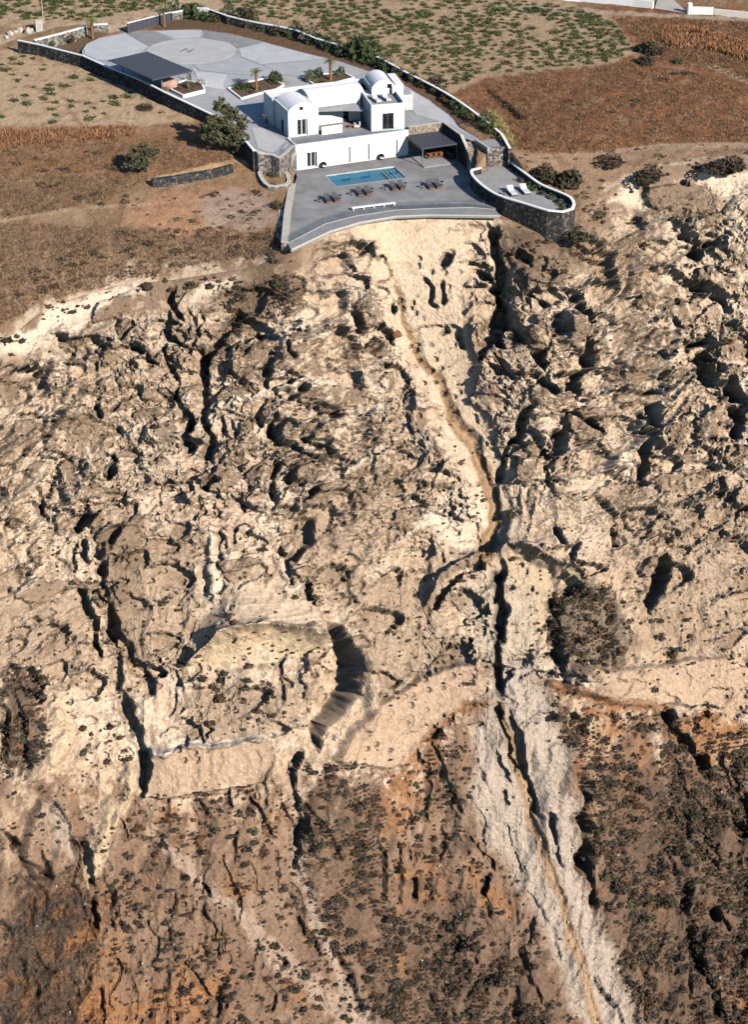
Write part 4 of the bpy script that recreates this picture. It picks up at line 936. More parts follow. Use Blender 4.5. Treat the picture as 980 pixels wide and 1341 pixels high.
def offset_path(pts, d):
    P = [np.array(p[:2], float) for p in pts]; out = []
    for i, p in enumerate(P):
        a = P[i] - P[i - 1] if i else P[1] - P[0]
        b = P[i + 1] - P[i] if i < len(P) - 1 else P[-1] - P[-2]
        a = a / (np.linalg.norm(a) + 1e-9); b = b / (np.linalg.norm(b) + 1e-9)
        t = a + b; t /= np.linalg.norm(t) + 1e-9
        n = np.array([-t[1], t[0]]); c = max(.5, np.dot(n, [-a[1], a[0]]))
        out.append(p + n * d / c)
    return out
def wall(name, pts, zb, thick, m, label, cat='wall', cap=None, capm='white', capt=.14, sm=False, group=None):
    """pts: (x, y, ztop); a solid wall along a path with an optional proud coping"""
    r = empty(name, (pts[0][0], pts[0][1], 0), 0, label, cat, group); o = np.array(pts[0][:2])
    Lf = offset_path(pts, thick / 2); Rt = offset_path(pts, -thick / 2); n = len(pts)
    zt = [p[2] for p in pts]; zb = zb if hasattr(zb, '__len__') else [zb] * n
    def sweep(Lf, Rt, z0, z1):
        b = MB(); vs = []
        for i in range(n):
            l = Lf[i] - o; q = Rt[i] - o
            vs += [(q[0], q[1], z0[i]), (l[0], l[1], z0[i]), (l[0], l[1], z1[i]), (q[0], q[1], z1[i])]
        fs = [(0, 1, 2, 3), (4 * n - 1, 4 * n - 2, 4 * n - 3, 4 * n - 4)]
        for i in range(n - 1):
            k = 4 * i
            for e in range(4): fs.append((k + e, k + 4 + e, k + 4 + (e + 1) % 4, k + (e + 1) % 4))
        return b.add(vs, fs)
    sweep(Lf, Rt, zb, [z - capt if cap else z for z in zt]).build('stonework' if m != 'white' else 'wall_body', M[m], r)
    if cap:
        L2 = offset_path(pts, thick / 2 + .03); R2 = offset_path(pts, -thick / 2 - .03)
        sweep(L2, R2, [z - capt + .002 for z in zt], zt).build('coping', M[capm], r)
    return r
def dense(pts, step=1.5):
    """more points along a path, with slightly uneven heights, rounded by Catmull-Rom"""
    P = [np.array(p, float) for p in pts]; out = []
    for i in range(len(P) - 1):
        p0 = P[max(i - 1, 0)]; p1 = P[i]; p2 = P[i + 1]; p3 = P[min(i + 2, len(P) - 1)]
        k = max(1, int(np.linalg.norm(p2 - p1) / step))
        for j in range(k):
            t = j / k
            out.append(.5 * (2 * p1 + (p2 - p0) * t + (2 * p0 - 5 * p1 + 4 * p2 - p3) * t * t + (3 * p1 - p0 - 3 * p2 + p3) * t ** 3))
    out.append(P[-1]); return [tuple(q) for q in out]

# ------------------------------------------------------------------ terraces and plaza
pt = empty('pool_terrace', (0, 0, 0), 0, kind='structure')
AIN = [(377, 318.5), (426, 293), (466, 282.7), (519, 274.8), (570, 272.6), (618.6, 271.5), (649, 274)]
tin = [tuple(W(*p)[:2]) for p in AIN]; tout = TERR[:7]
def ngon(name, poly, z, m, parent, holes=None, thick=0.0):
    bm = bmesh.new()
    vs = [bm.verts.new((x, y, z(x, y) if callable(z) else z)) for x, y in poly]
    es = [bm.edges.new((vs[i], vs[(i + 1) % len(vs)])) for i in range(len(vs))]
    for h in holes or []:
        hv = [bm.verts.new((x, y, z)) for x, y in h]
        es += [bm.edges.new((hv[i], hv[(i + 1) % len(hv)])) for i in range(len(hv))]
    bmesh.ops.triangle_fill(bm, use_beauty=True, use_dissolve=False, edges=es)
    for f in bm.faces:
        f.normal_update()
        if f.normal.z < 0: f.normal_flip()
    if thick:
        r = bmesh.ops.extrude_face_region(bm, geom=bm.faces[:])
        for v in [g for g in r['geom'] if isinstance(g, bmesh.types.BMVert)]: v.co.z -= thick
        bmesh.ops.recalc_face_normals(bm, faces=bm.faces)
    me = bpy.data.meshes.new(name); bm.to_mesh(me); bm.free(); me.materials.append(m)
    o = bpy.data.objects.new(name, me); scene.collection.objects.link(o); o.parent = parent
    return o
ngon('deck', tin + TERR[7:], 0.0, M['terrace'], pt, [POOL])
MB().prism(tout + tin[::-1], -.42, -.012).build('apron', M['apron'], pt)
ko = offset_path([(*p, 0) for p in tout], -.10)
MB().prism([tuple(p) for p in tout] + [tuple(p) for p in ko[::-1]], -.16, .04).build('kerb', M['concrete'], pt)
ki = offset_path([(*p, 0) for p in tin], -.09)
MB().prism([tuple(p) for p in tin] + [tuple(p) for p in ki[::-1]], -.3, .012).build('kerb', M['kerb'], pt)
jl = [((440.4, 244.3), (434, 262), (418, 304)), ((531.9, 232.6), (548, 250), (575, 272)), ((480, 262), (500, 276.5)), ((392, 262), (420, 259), (440.4, 244.3)), ((397, 292), (470, 272), (560, 262), (610, 262))]
for l in jl:
    b = MB(); q = [(*W(*p)[:2], 0) for p in l]; a = offset_path(q, .03); c = offset_path(q, -.03)
    b.prism([tuple(p) for p in a] + [tuple(p) for p in c[::-1]], .001, .004).build('joint', M['slab_d'], pt)
# pool
pc = np.mean(POOL, 0)
pool = empty('swimming_pool', (pc[0], pc[1], 0), 0, 'turquoise rectangular swimming pool in the grey terrace', 'pool')
PL = [np.array(p) - pc for p in POOL]
b = MB()
for i in range(4):
    a, c = PL[i], PL[(i + 1) % 4]
    b.add([(*a, .0), (*c, .0), (*c, -.75), (*a, -.75)], [(0, 1, 2, 3)])
b.add([(*p, -.75) for p in PL], [(3, 2, 1, 0)])
b.build('basin', M['pooltile'], pool)
MB().add([(*p, -.10) for p in PL], [(3, 2, 1, 0)]).build('water', M['water'], pool)
def PQ(u, v): return PL[0] * (1 - u) * (1 - v) + PL[1] * u * (1 - v) + PL[2] * u * v + PL[3] * (1 - u) * v
for k, (u0, u1, z) in enumerate([(.90, .995, -.16), (.86, .90, -.30), (.82, .86, -.44)]):
    MB().prism([tuple(PQ(u0, .06)), tuple(PQ(u1, .06)), tuple(PQ(u1, .90)), tuple(PQ(u0, .90))], -.74, z).build('step', M['pooltile' if k else 'pooltile'], pool)
    MB().prism([tuple(PQ(u0 - .004, .06)), tuple(PQ(u0 + .006, .06)), tuple(PQ(u0 + .006, .90)), tuple(PQ(u0 - .004, .90))], z - .03, z + .012).build('step_edge', M['white'], pool)
for (i, j, w_) in ((0, 1, .22), (1, 2, .12), (2, 3, .10), (3, 0, .10)):
    a, c = PL[i], PL[j]; n_ = np.array([(c - a)[1], -(c - a)[0]]); n_ /= np.linalg.norm(n_)
    if np.dot(n_, a) < 0: n_ = -n_
    MB().prism([tuple(a), tuple(c), tuple(c + n_ * w_), tuple(a + n_ * w_)], -.2, .012).build('coping', M['white' if w_ > .2 else 'slab_l'], pool)
# upper plaza
pz = empty('plaza', (0, 0, 0), 0, kind='structure')
bm_poly = [tuple(p) for p in UPPER]
ngon('paving', bm_poly, lambda x, y: float(zc(x, y)) - .06, M['plaza'], pz)
def ramp(o, dz):
    """lay a flat sheet on the ramp of the plaza"""
    bm = bmesh.new(); bm.from_mesh(o.data)
    for y_ in np.arange(19, 33.5, 1.2):
        bmesh.ops.bisect_plane(bm, geom=bm.verts[:] + bm.edges[:] + bm.faces[:], plane_co=(0, y_, 0), plane_no=(0, 1, 0))
    for v in bm.verts: v.co.z = float(zc(v.co.x, v.co.y)) + dz
    bm.to_mesh(o.data); bm.free()
ramp(bpy.data.objects['paving'], -.06)
SLABS = [([(109, 63), (114, 57), (130, 50), (163, 43.5), (194, 61), (186, 67), (150, 79.5), (126, 78), (112, 71)], 'l'), ([(166, 43), (199, 40.4), (226, 51.5), (206, 56), (196, 60.5)], 'd'),
         ([(202, 40.2), (264, 39), (262, 48.6), (230, 50.8)], 'l'), ([(267, 39), (300, 44.2), (343, 55), (311, 63), (302, 55), (266, 48.8)], 'd'),
         ([(345.5, 55.5), (400, 70), (428, 76.5), (342, 84), (316, 74), (313, 64)], 'l'), ([(344, 85), (430, 77.2), (483, 93.8), (466, 99), (400, 101), (370, 97)], 'm'),
         ([(254, 84.5), (312, 74.5), (340, 85), (368, 97.5), (342, 99.5), (300, 96), (262, 92)], 'm'), ([(250, 86), (260, 93), (298, 97), (292, 112), (296, 118), (262, 112), (256, 96)], 'l'),
         ([(537, 117), (564, 133), (588, 151), (604, 169), (612, 177), (590, 163), (545, 150), (538, 140)], 'l'), ([(326, 160), (310, 146), (296, 132), (290, 120), (300, 120), (318, 134), (330, 142), (342, 165)], 'm'), ([(338, 194), (329, 166), (344, 168), (374, 184), (362, 200), (348, 198)], 'l')]
for poly, t in SLABS:
    w_ = [tuple(Wc(*p)[:2]) for p in poly]
    ramp(ngon('paving_slab', w_, lambda x, y: float(zc(x, y)), M['slab_' + t], pz), -.02)
cc = np.array([-28.2, 42.6])
disc = [(cc[0] + 6.95 * math.cos(t), cc[1] + 6.6 * math.sin(t)) for t in np.linspace(0, 6.2832, 49)[:-1]]
MB().prism(disc, 4.4, 4.60).build('helipad_disc', M['disc'], pz)
ring = [(cc[0] + 6.75 * math.cos(t), cc[1] + 6.4 * math.sin(t)) for t in np.linspace(0, 6.2832, 49)]
b = MB(); ri = offset_path([(*p, 0) for p in ring], .12)
b.prism(ring + [tuple(p) for p in ri[::-1]], 4.601, 4.606).build('painted_ring', M['slab_l'], pz)
hc = Wc(245, 66)
lt = MB()
def lb(x0, y0, x1, y1):
    q = [(x0, y0), (x1, y0), (x1, y1), (x0, y1)]
    a = -.42
    return [(hc[0] + x * math.cos(a) - y * math.sin(a), hc[1] + x * math.sin(a) + y * math.cos(a)) for x, y in q]
for r_ in ((-.75, -1.1, -.5, 1.1), (.5, -1.1, .75, 1.1), (-.5, -.13, .5, .13)): lt.prism(lb(*r_), 4.603, 4.609)
lt.build('letter_h', M['mark'], pz)
# ------------------------------------------------------------------ the villa
villa = empty('white_villa', (A0[0], A0[1], 0), HA, 'white two-storey villa with barrel-vaulted roofs at the head of the pool', 'villa')
def panel_wall(b, x0, x1, z0, z1, y0, y1, holes, fr=None):
    """front layer of a wall with rectangular openings (x0,x1,z0,z1)"""
    holes = sorted(holes); x = x0
    for h in holes:
        if h[0] > x: b.box(x, y0, z0, h[0], y1, z1, fr)
        if h[2] > z0: b.box(h[0], y0, z0, h[1], y1, h[2], fr)
        if h[3] < z1: b.box(h[0], y0, h[3], h[1], y1, z1, fr)
        x = h[1]
    if x < x1: b.box(x, y0, z0, x1, y1, z1, fr)
    return b
b = MB()
LH = [(1.65, 3.15, .12, 2.3), (6.75, 8.1, .02, 2.35), (9.6, 10.95, .02, 2.35), (13.85, 15.2, .02, 2.35)]
panel_wall(b, 0, 16.8, 0, 3.6, 0, .42, LH)
b.box(0, .42, 0, 16.8, 3.9, 3.3)
b.box(0, .42, 3.3, .3, 3.4, 3.6); b.box(-.06, -.04, -.01, 16.86, .0, .1)
b.build('lower_wall', M['white'], villa)
MB().box(.3, .42, 3.3, 16.8, 7.2, 3.46).build('upper_terrace_floor', M['deck'], villa)
def dbl_door(par, x0, x1, z0, z1, y, fr=None, m='glassdark', split=True):
    d = MB(); w_ = .07
    d.box(x0, y, z0, x0 + w_, y + .08, z1, fr); d.box(x1 - w_, y, z0, x1, y + .08, z1, fr); d.box(x0 + w_, y, z1 - w_, x1 - w_, y + .08, z1, fr); d.box(x0 + w_, y, z0, x1 - w_, y + .08, z0 + .18, fr)
    xm = (x0 + x1) / 2
    if split: d.box(xm - .06, y, z0 + .18, xm + .06, y + .08, z1 - w_, fr)
    o = d.build('window', M['shutter'], par)
    if split:
        for a, c in ((x0 + w_, xm - .06), (xm + .06, x1 - w_)):
            MB().box(a, y + .03, z0 + .18, c, y + .05, z1 - w_, fr).build('pane', M[m], o)
    else: MB().box(x0 + w_, y + .03, z0 + .18, x1 - w_, y + .05, z1 - w_, fr).build('pane', M[m], o)
    return o
dbl_door(villa, 1.72, 2.95, .12, 2.3, .16)
for h in LH[1:]:
    o = MB().box(h[0], .26, h[2], h[0] + .62, .32, h[3]).build('shutter', M['shutter'], villa)
    MB().box(h[0] + .64, .26, h[2], h[1] - .08, .32, h[3]).build('shutter', M['shutter'], villa)
    MB().box(h[0] + .62, .25, h[2], h[0] + .65, .275, h[3]).build('shutter_gap', M['metal2'], villa)
# wing with the arched front
AX0, AX1, AY0, AY1, AZ = .35, 4.8, 3.62, 9.3, 7.2
def arc_pts(x0, x1, z, rise, n=18):
    c = (x1 - x0) / 2; R_ = (c * c + rise * rise) / (2 * rise); t = math.asin(min(1, c / R_))
    if rise > c: t = math.pi - t
    return [((x0 + x1) / 2 + R_ * math.sin(a), z + rise - R_ + R_ * math.cos(a)) for a in np.linspace(-t, t, n)]
def vault(b, x0, x1, y0, y1, z, rise, fr=None, axis='y', zb=None):
    P_ = arc_pts(x0, x1, z, rise) ; n = len(P_)
    P_ = P_ + [(x1, zb if zb is not None else z - .2), (x0, zb if zb is not None else z - .2)]
    n = len(P_)
    vs = []
    for y in (y0, y1):
        for (x, zz) in P_:
            p = (x, y, zz) if axis == 'y' else (y, x, zz)
            vs.append(fr(*p) if fr else p)
    fs = [tuple(range(n)), tuple(range(n, 2 * n))[::-1]] + [(i, n + i, n + (i + 1) % n, (i + 1) % n) for i in range(n)]
    if axis == 'y': fs = [f[::-1] for f in fs]
    return b.add(vs, fs)
b = MB()
panel_wall(b, AX0, AX1, 3.45, 6.95, AY0, AY0 + .3, [(1.6, 3.15, 3.5, 5.85)])
b.box(AX0, AY0 + .3, 3.45, AX1, AY1, 6.95)
b.build('wing_wall', M['white'], villa)
b = MB(); vault(b, AX0, AX1, AY0, AY0 + .3, AZ, 1.0, zb=6.95); b.build('arched_gable', M['white'], villa)
b = MB(); vault(b, AX0 + .12, AX1 - .12, AY0 + .3, AY1, AZ - .05, .95, zb=6.95); vr = b.build('vaulted_roof', M['roofwhite'], villa, True)
for k in range(4):
    y = 4.7 + .9 * k
    MB().lathe([(.10, 7.72), (.10, 7.86), (.05, 7.92)], 8, (1.55, y)).build('roof_light', M['white'], vr)
MB().box(AX0 - .03, AY0, 6.96, AX0 + .16, AY1, 7.30).build('parapet', M['white'], villa)
MB().box(AX1 - .14, AY0 + .3, 6.96, AX1 + .05, AY1 - .05, 7.24).build('parapet', M['white'], villa)
dbl_door(villa, 1.66, 3.0, 3.5, 5.85, AY0 + .12)
MB().box(1.95, AY0 - .01, 7.12, 2.62, AY0 + .0, 7.72).build('window_frame', M['shutter'], villa)
MB().box(2.02, AY0 - .022, 7.19, 2.56, AY0 - .012, 7.66).build('pane', M['glassdark'], villa)
# side door on the shaded flank
MB().box(AX0 - .04, 5.6, 3.5, AX0 - .005, 6.5, 5.5).build('side_door', M['glassdark'], villa)
MB().box(AX0 - .06, 5.75, 5.25, AX0 - .042, 6.35, 5.75).build('side_window', M['shutter'], villa)
# rear range with its long cross vault
b = MB(); b.box(.1, AY1, 3.45, 15.2, 13.1, 6.9)
b.box(AX1, 6.95, 3.45, 12.4, AY1, 6.75)
b.build('rear_wall', M['white'], villa)
b = MB()
b.box(.1, 12.8, 6.9, 15.2, 13.1, 7.35); b.box(.1, AY1 + .05, 6.9, .38, 12.8, 7.28)
b.box(AX1 + .05, 6.93, 6.3, 12.3, 7.15, 7.0)
b.build('parapet', M['white'], villa)
b = MB(); vault(b, 7.2, 12.75, 4.95, 13.3, 6.76, 1.05, axis='x', zb=6.7); b.build('cross_vault', M['white'], villa, True)
# recessed glazed front under the sail
o = MB().box(5.1, 6.80, 3.5, 9.6, 6.9, 6.0).build('window', M['shutter'], villa)
for k in range(4):
    MB().box(5.2 + k * 1.1, 6.77, 3.65, 6.2 + k * 1.1, 6.79, 5.35).build('curtain', M['cushion_l'], o)
    MB().box(5.2 + k * 1.1, 6.77, 5.40, 6.2 + k * 1.1, 6.79, 5.92).build('pane', M['glassdark'], o)
MB().box(9.75, 6.82, 3.5, 10.5, 6.94, 5.7).build('doorway', M['glassdark'], villa)
for k in range(2):
    o = MB().box(5.0 + 1.55 * k, 2.9, 3.47, 6.5 + 1.55 * k, 2.98, 4.62).build('screen_panel', M['white'], villa)
b = MB(); b.add([(4.85, 6.9, 6.05), (11.4, 6.9, 6.05), (12.0, 3.1, 5.95), (8.6, 4.9, 5.85), (4.85, 5.5, 6.0), (4.85, 6.9, 6.08), (11.4, 6.9, 6.08), (12.0, 3.1, 5.98), (8.6, 4.9, 5.88), (4.85, 5.5, 6.03)],
                [(4, 3, 2, 1, 0), (5, 6, 7, 8, 9), (0, 1, 6, 5), (1, 2, 7, 6), (2, 3, 8, 7), (3, 4, 9, 8), (4, 0, 5, 9)]); b.build('shade_sail', M['sail'], villa)
# side wing turned a little towards the sea
BA = math.radians(-9.0); BO = np.array([*(W(486.5, 172.6, 3.45)[:2] - A0[:2])]); BO = np.array([BO @ he1, BO @ he2])
def FB(x, y, z): return (BO[0] + x * math.cos(BA) - y * math.sin(BA), BO[1] + x * math.sin(BA) + y * math.cos(BA), z)
b = MB(); panel_wall(b, 0, 4.75, 3.45, 6.98, 0, .35, [(1.6, 3.2, 3.62, 5.95)], FB)
b.box(0, .35, 3.45, 4.75, 5.4, 6.9, FB); b.box(0, 5.4, 3.45, 1.3, 10.9, 6.9, FB)
b.build('wing_wall', M['white'], villa)
b = MB(); b.box(0, 0, 6.98, 4.75, .22, 7.25, FB); b.box(0, .22, 6.9, .22, 10.9, 7.25, FB); b.box(4.53, .22, 6.9, 4.75, 5.4, 7.45, FB); b.build('parapet', M['white'], villa)
MB().box(.22, .22, 6.9, 4.53, 5.4, 6.93, FB).build('roof_deck', M['deck'], villa)
b = MB(); b.box(1.3, 5.4, 3.45, 5.9, 10.6, 7.9, FB); b.box(4.75, 5.4, 7.9, 5.9, 10.6, 8.15, FB); b.build('tall_wall', M['white'], villa)
b = MB(); vault(b, 1.3, 4.75, 5.4, 5.65, 7.9, 1.05, FB, zb=7.8); b.build('arched_gable', M['white'], villa)
b = MB(); vault(b, 1.4, 4.65, 5.65, 10.5, 7.88, 1.0, FB, zb=7.8); b.build('vaulted_roof', M['roofwhite'], villa, True)
MB().box(3.55, 5.37, 7.75, 4.2, 5.395, 8.35, FB).build('pane', M['glassdark'], villa)
b = MB(); vs_ = MB().lathe([(.28, 7.0), (.28, 7.9), (.2, 8.05)], 12, FB(4.35, 5.0, 0)[:2]); vs_.build('chimney', M['white'], villa, True)
o = MB().box(1.6, .24, 3.62, 3.2, .30, 5.95, FB).build('window', M['metal2'], villa)
MB().box(1.68, .225, 3.7, 2.38, .238, 5.87, FB).build('pane', M['glassdark'], o); MB().box(2.44, .225, 3.7, 3.12, .238, 5.87, FB).build('pane', M['glassdark'], o)
# glass railings
def railing(name, pts, h, label, parent=None, m='metal2', seg=1.5):
    r = empty(name, pts[0], 0, label, 'railing'); o = np.array(pts[0], float)
    P_ = [np.array(p, float) - o for p in pts]
    for i in range(len(P_) - 1):
        n = max(1, int(round(np.linalg.norm(P_[i + 1] - P_[i]) / seg)))
        for k in range(n):
            a = P_[i] + (P_[i + 1] - P_[i]) * (k + .03) / n; c = P_[i] + (P_[i + 1] - P_[i]) * (k + .97) / n
            d = (c - a)[:2]; nn = np.array([-d[1], d[0]]) / np.linalg.norm(d) * .01
            MB().add([(*(a[:2] + s * nn), a[2] + z) for s in (-1, 1) for z in (.06, h)] + [(*(c[:2] + s * nn), c[2] + z) for s in (-1, 1) for z in (.06, h)],
                     [(0, 1, 3, 2), (4, 6, 7, 5), (0, 4, 5, 1), (2, 3, 7, 6), (1, 5, 7, 3), (0, 2, 6, 4)]).build('glass_panel', M['glass'], r)
            MB().tube(P_[i] + (P_[i + 1] - P_[i]) * k / n, P_[i] + (P_[i + 1] - P_[i]) * k / n + np.array([0, 0, h]), .022, n=6).build('post', M[m], r)
    return r
railing('glass_railing', [(*p, 0.03) for p in tin], 1.0, 'clear glass railing on slim posts along the seaward edge of the pool terrace')
railing('glass_railing', [(*HL(x, .12), 3.6) for x in (.1, 16.6)], .85, 'clear glass railing above the lower white facade of the villa')
sa, sb, sc2 = W(386, 195, 3.1), W(366, 206, 3.45), W(352, 200, 3.5)
railing('glass_railing', [(*HL(0, .6), 3.5), (*sb[:2], 3.45)], 1.0, 'glass railing above the stone wall beside the courtyard ramp')
# ------------------------------------------------------------------ walls of the estate
wl = dense([(*W(px, py, z)[:2], z) for px, py, z in [(23, 52, 5.7), (52, 58, 5.65), (76.5, 64.3, 5.6), (107, 72, 5.6), (137.7, 85.7, 5.6), (183.6, 104, 5.5), (214, 119.4, 5.3), (272.4, 147, 4.6), (303.7, 164.5, 4.4), (332.4, 196.3, 4.2)]], 2.5)
wall('estate_wall', wl, [1.2] * len(wl), .3, 'stone_d', 'long dark stone wall with white coping between the helipad plaza and the sparse vines', cap=True)
wall('estate_wall', [(*W(44, 52, 5.9)[:2], 5.9), (*W(80, 43, 5.9)[:2], 5.9), (*W(113, 33.7, 5.9)[:2], 5.9)], 3.5, .45, 'stone_m', 'sunlit stone wall with white coping on the approach to the entrance', cap=True)
wall('gate_pier', [(*W(122, 31.5, 5.9)[:2], 5.9), (*W(141, 30.5, 5.9)[:2], 5.9)], 3.8, .6, 'stone_m', 'short stone pier beside the entrance opening, behind a palm', cat='pier', cap=True)
g0, g1 = W(166, 30, 6.2), W(223, 15.5, 6.2)
gt = empty('entrance_gate', (g0[0], g0[1], 0), 0, 'dark boarded entrance gate with pale coping beside the dirt road', 'gate')
gd = (g1 - g0)[:2]
for k in range(9):
    a = gd * k / 9; c = gd * (k + .96) / 9; nn = np.array([-gd[1], gd[0]]) / np.linalg.norm(gd) * .06
    MB().prism([tuple(a - nn), tuple(c - nn), tuple(c + nn), tuple(a + nn)], 4.2, 6.1).build('board', M['metal'], gt)
nn = np.array([-gd[1], gd[0]]) / np.linalg.norm(gd) * .12
MB().prism([tuple(-nn), tuple(gd - nn), tuple(gd + nn), tuple(nn)], 6.1, 6.2).build('coping', M['white'], gt)
wall('estate_wall', [(*W(224, 16, 5.9)[:2], 5.9), (*W(240, 13, 5.9)[:2], 5.9)], 3.8, .4, 'stone_m', 'short pale stone wall between the dark gate and the white pillar', cap=True)
wall('white_pillar', [(*W(259, 9, 6.4)[:2], 6.4), (*W(272, 11, 6.4)[:2], 6.4)], 4.0, .7, 'white', 'thick white pillar where the back wall of the estate begins', cat='pillar')
wr = dense([(*W(px, py, z)[:2], z) for px, py, z in [(274, 12, 6.0), (297, 20, 6.0), (337, 29, 5.9), (385, 38, 5.9), (414.5, 50, 5.8), (433, 55, 5.8), (467.5, 65.8, 5.7), (496.7, 75, 5.6), (528.5, 92.3, 5.2), (565.7, 111, 4.9), (600, 130.8, 4.6), (641, 161, 4.3), (657.6, 175, 4.2), (668, 193, 4.0)]], 3.0)
wall('estate_wall', wr, [1.0] * len(wr), .32, 'stone_d', 'long curving boundary wall with white coping behind the villa, below the vineyard', cap=True)
# lookout
LK = dense([(x, y, 1.9) for x, y in LOOK[:-1]], 1.0)
wall('lookout_wall', LK, -2.6, .34, 'stone_d', 'dark stone parapet with white coping curving round the lookout terrace', cap=True, capt=.16)
lk = empty('lookout_terrace', (0, 0, 0), 0, kind='structure')
ngon('deck', LOOK, 1.0, M['deck'], lk)
MB().box(19.9, -6.8, 1.001, 20.6, -6.2, 1.03).build('drain_cover', M['metal2'], lk)
blk = empty('stone_platform', (15.5, 1.3, 0), 0, 'square stone-faced platform with grey deck above the lookout terrace', 'platform')
BK = [(13.9, 4.6), (15.48, 1.22), (18.4, 1.5), (17.6, 7.1)]
MB().prism([(x - 15.5, y - 1.3) for x, y in BK], -.5, 3.3).build('stonework', M['stone_m'], blk)
q = np.mean(BK, 0)
MB().prism([tuple((np.array(p) - q) * .9 + q - (15.5, 1.3)) for p in BK], 3.3, 3.42).build('deck', M['deck'], blk)
MB().prism([tuple(np.array(p) - (15.5, 1.3)) for p in [(13.9, 4.6), (15.48, 1.22), (15.8, 1.3), (14.25, 4.7)]], 3.301, 3.75).build('parapet', M['concrete'], blk)
MB().prism([tuple(np.array(p) - (15.5, 1.3)) for p in [(15.8, 1.26), (18.4, 1.5), (18.36, 1.8), (15.7, 1.56)]], 3.301, 3.75).build('parapet', M['stone_m'], blk)
# outside stair
st = empty('stone_stair', (13.4, 4.8, 0), 0, 'flight of warm stone steps down from the driveway to the lookout', 'stairs')
a_, c_ = np.array([13.0, 5.3]), np.array([14.7, -.6])
dv = (c_ - a_); nv = np.array([-dv[1], dv[0]]) / np.linalg.norm(dv)
for k in range(13):
    p0 = a_ + dv * k / 13; p1 = a_ + dv * (k + 1) / 13; w0, w1 = -.55 - .1 * k / 2, 1.0
    MB().prism([tuple(p0 + nv * w0 - (13.4, 4.8)), tuple(p1 + nv * w0 - (13.4, 4.8)), tuple(p1 + nv * w1 - (13.4, 4.8)), tuple(p0 + nv * w1 - (13.4, 4.8))], -.4, 3.42 - .185 * (k + 1)).build('step', M['stone_w'], st)
wall('retaining_wall', [(9.76, 11.34, 4.0), (12.09, 6.23, 3.9), (12.75, 4.2, 3.0), (13.3, 2.4, 1.9), (13.2, .4, .9)], -.6, .4, 'stone_d', 'dark retaining wall with pale coping stepping down beside the dining pergola', cap=True, capm='concrete')
wall('retaining_wall', [(*HL(16.95, .5), 3.95), (9.55, 11.3, 3.95)], -.6, .4, 'stone_w', 'sunlit warm stone wall behind the dining pergola', cap=True, capm='concrete', capt=.06)
# stone wall beside the villa's left end, ramp and planter
wall('stone_wall', dense([(*W(332.4, 197, 3.9)[:2], 4.1), (*W(339, 200, 3.9)[:2], 4.0), (*W(347, 201.5, 3.7)[:2], 3.8), (*W(356, 203, 3.6)[:2], 3.75), (*W(365, 207, 3.45)[:2], 3.6), (*HL(-.25, .35), 3.6)], .8), -1.4, .5, 'stone_m', 'tall rubble stone wall holding up the courtyard at the left end of the villa', cap=True, capm='concrete', capt=.12)
wall('stone_wall', [(*HL(-.1, -.1), 2.6), (*W(378, 222, 1.2)[:2], 1.2), (*W(371, 222.5, .9)[:2], .9)], -1.0, .5, 'stone_m', 'stub of rubble wall stepping down from the facade corner to the planter', cap=True, capm='concrete', capt=.08)
wall('stone_wall', dense([(*W(p, q_, z)[:2], z) for p, q_, z in [(349, 219, 1.5), (364, 221, 1.2), (373, 222.5, 1.1), (378, 232, .9), (376, 240, .9), (352, 242.5, .9), (340, 226, 1.3), (346, 219, 1.5)]], .8), -1.0, .5, 'stone_m', 'low stone ring of the planter at the terrace corner', cap=True, capm='concrete', capt=.1)
ngon('planter_soil', [tuple(W(p, q_, .6)[:2]) for p, q_ in [(351, 223), (364, 224), (372, 226), (376, 234), (374, 241), (353, 243)]], .55, M['soil'], None)
tag(bpy.data.objects['planter_soil'], 'dark soil bed inside the stone planter at the terrace corner', 'soil bed')
wall('stone_edging', dense([(*W(p, q_, z)[:2], z) for p, q_, z in [(383, 240, .35), (380, 258, .4), (377, 275, .4), (375, 295, .35), (373, 317, .2)]], 1.2), -1.6, .9, 'stone_m', 'crumbling pale stone edging along the side of the pool terrace', cap=True, capm='concrete', capt=.08)
wall('stone_edging', dense([(*W(p, q_, z)[:2], z) for p, q_, z in [(361, 246, .2), (366, 262, 0), (368, 285, -.2), (365, 305, -.6), (370, 322, -1.0)]], 1.2), -2.4, .5, 'stone_m', 'lower pale stone edging beside the path next to the pool terrace', cap=True, capm='concrete', capt=.08)
q0 = [Wg(p, q_) for p, q_ in [(199, 244), (225, 241), (250, 237), (280, 231), (304, 225)]]
wall('field_wall', dense([(p[0], p[1], p[2] + 1.05) for p in q0], 1.5), [p[2] - 1.2 for p in dense([tuple(p) for p in q0], 1.5)], .7, 'stone_d', 'low black lava fieldstone wall below the bare bank, left of the villa')
# ------------------------------------------------------------------ pergola, carport, furniture
R_ = np.random.RandomState(7); random.seed(7)
pg = empty('dining_pergola', (*HL(16.6, -5.3), 0), HA, 'dark grey slatted pergola over the dining corner of the pool terrace', 'pergola')
for k in range(11):
    y = .05 + k * .565
    MB().box(.05, y, 2.66 + .006 * (k % 2), 5.45, y + .53, 2.74 + .006 * (k % 2)).build('slat', M['metal'], pg)
for x0, y0, x1, y1 in ((0, -.06, 5.5, .05), (0, 6.22, 5.5, 6.33), (-.1, -.06, 0, 6.33), (5.5, -.06, 5.6, 6.33)):
    MB().box(x0, y0, 2.55, x1, y1, 2.78).build('beam', M['metal'], pg)
for x, y in ((.12, .06), (5.3, .06), (.12, 6.1), (5.3, 6.1)): MB().box(x, y, 0.0, x + .12, y + .12, 2.55).build('post', M['metal2'], pg)
MB().box(.2, -.5, .003, 5.3, 5.6, .14).build('platform', M['deck'], pg)
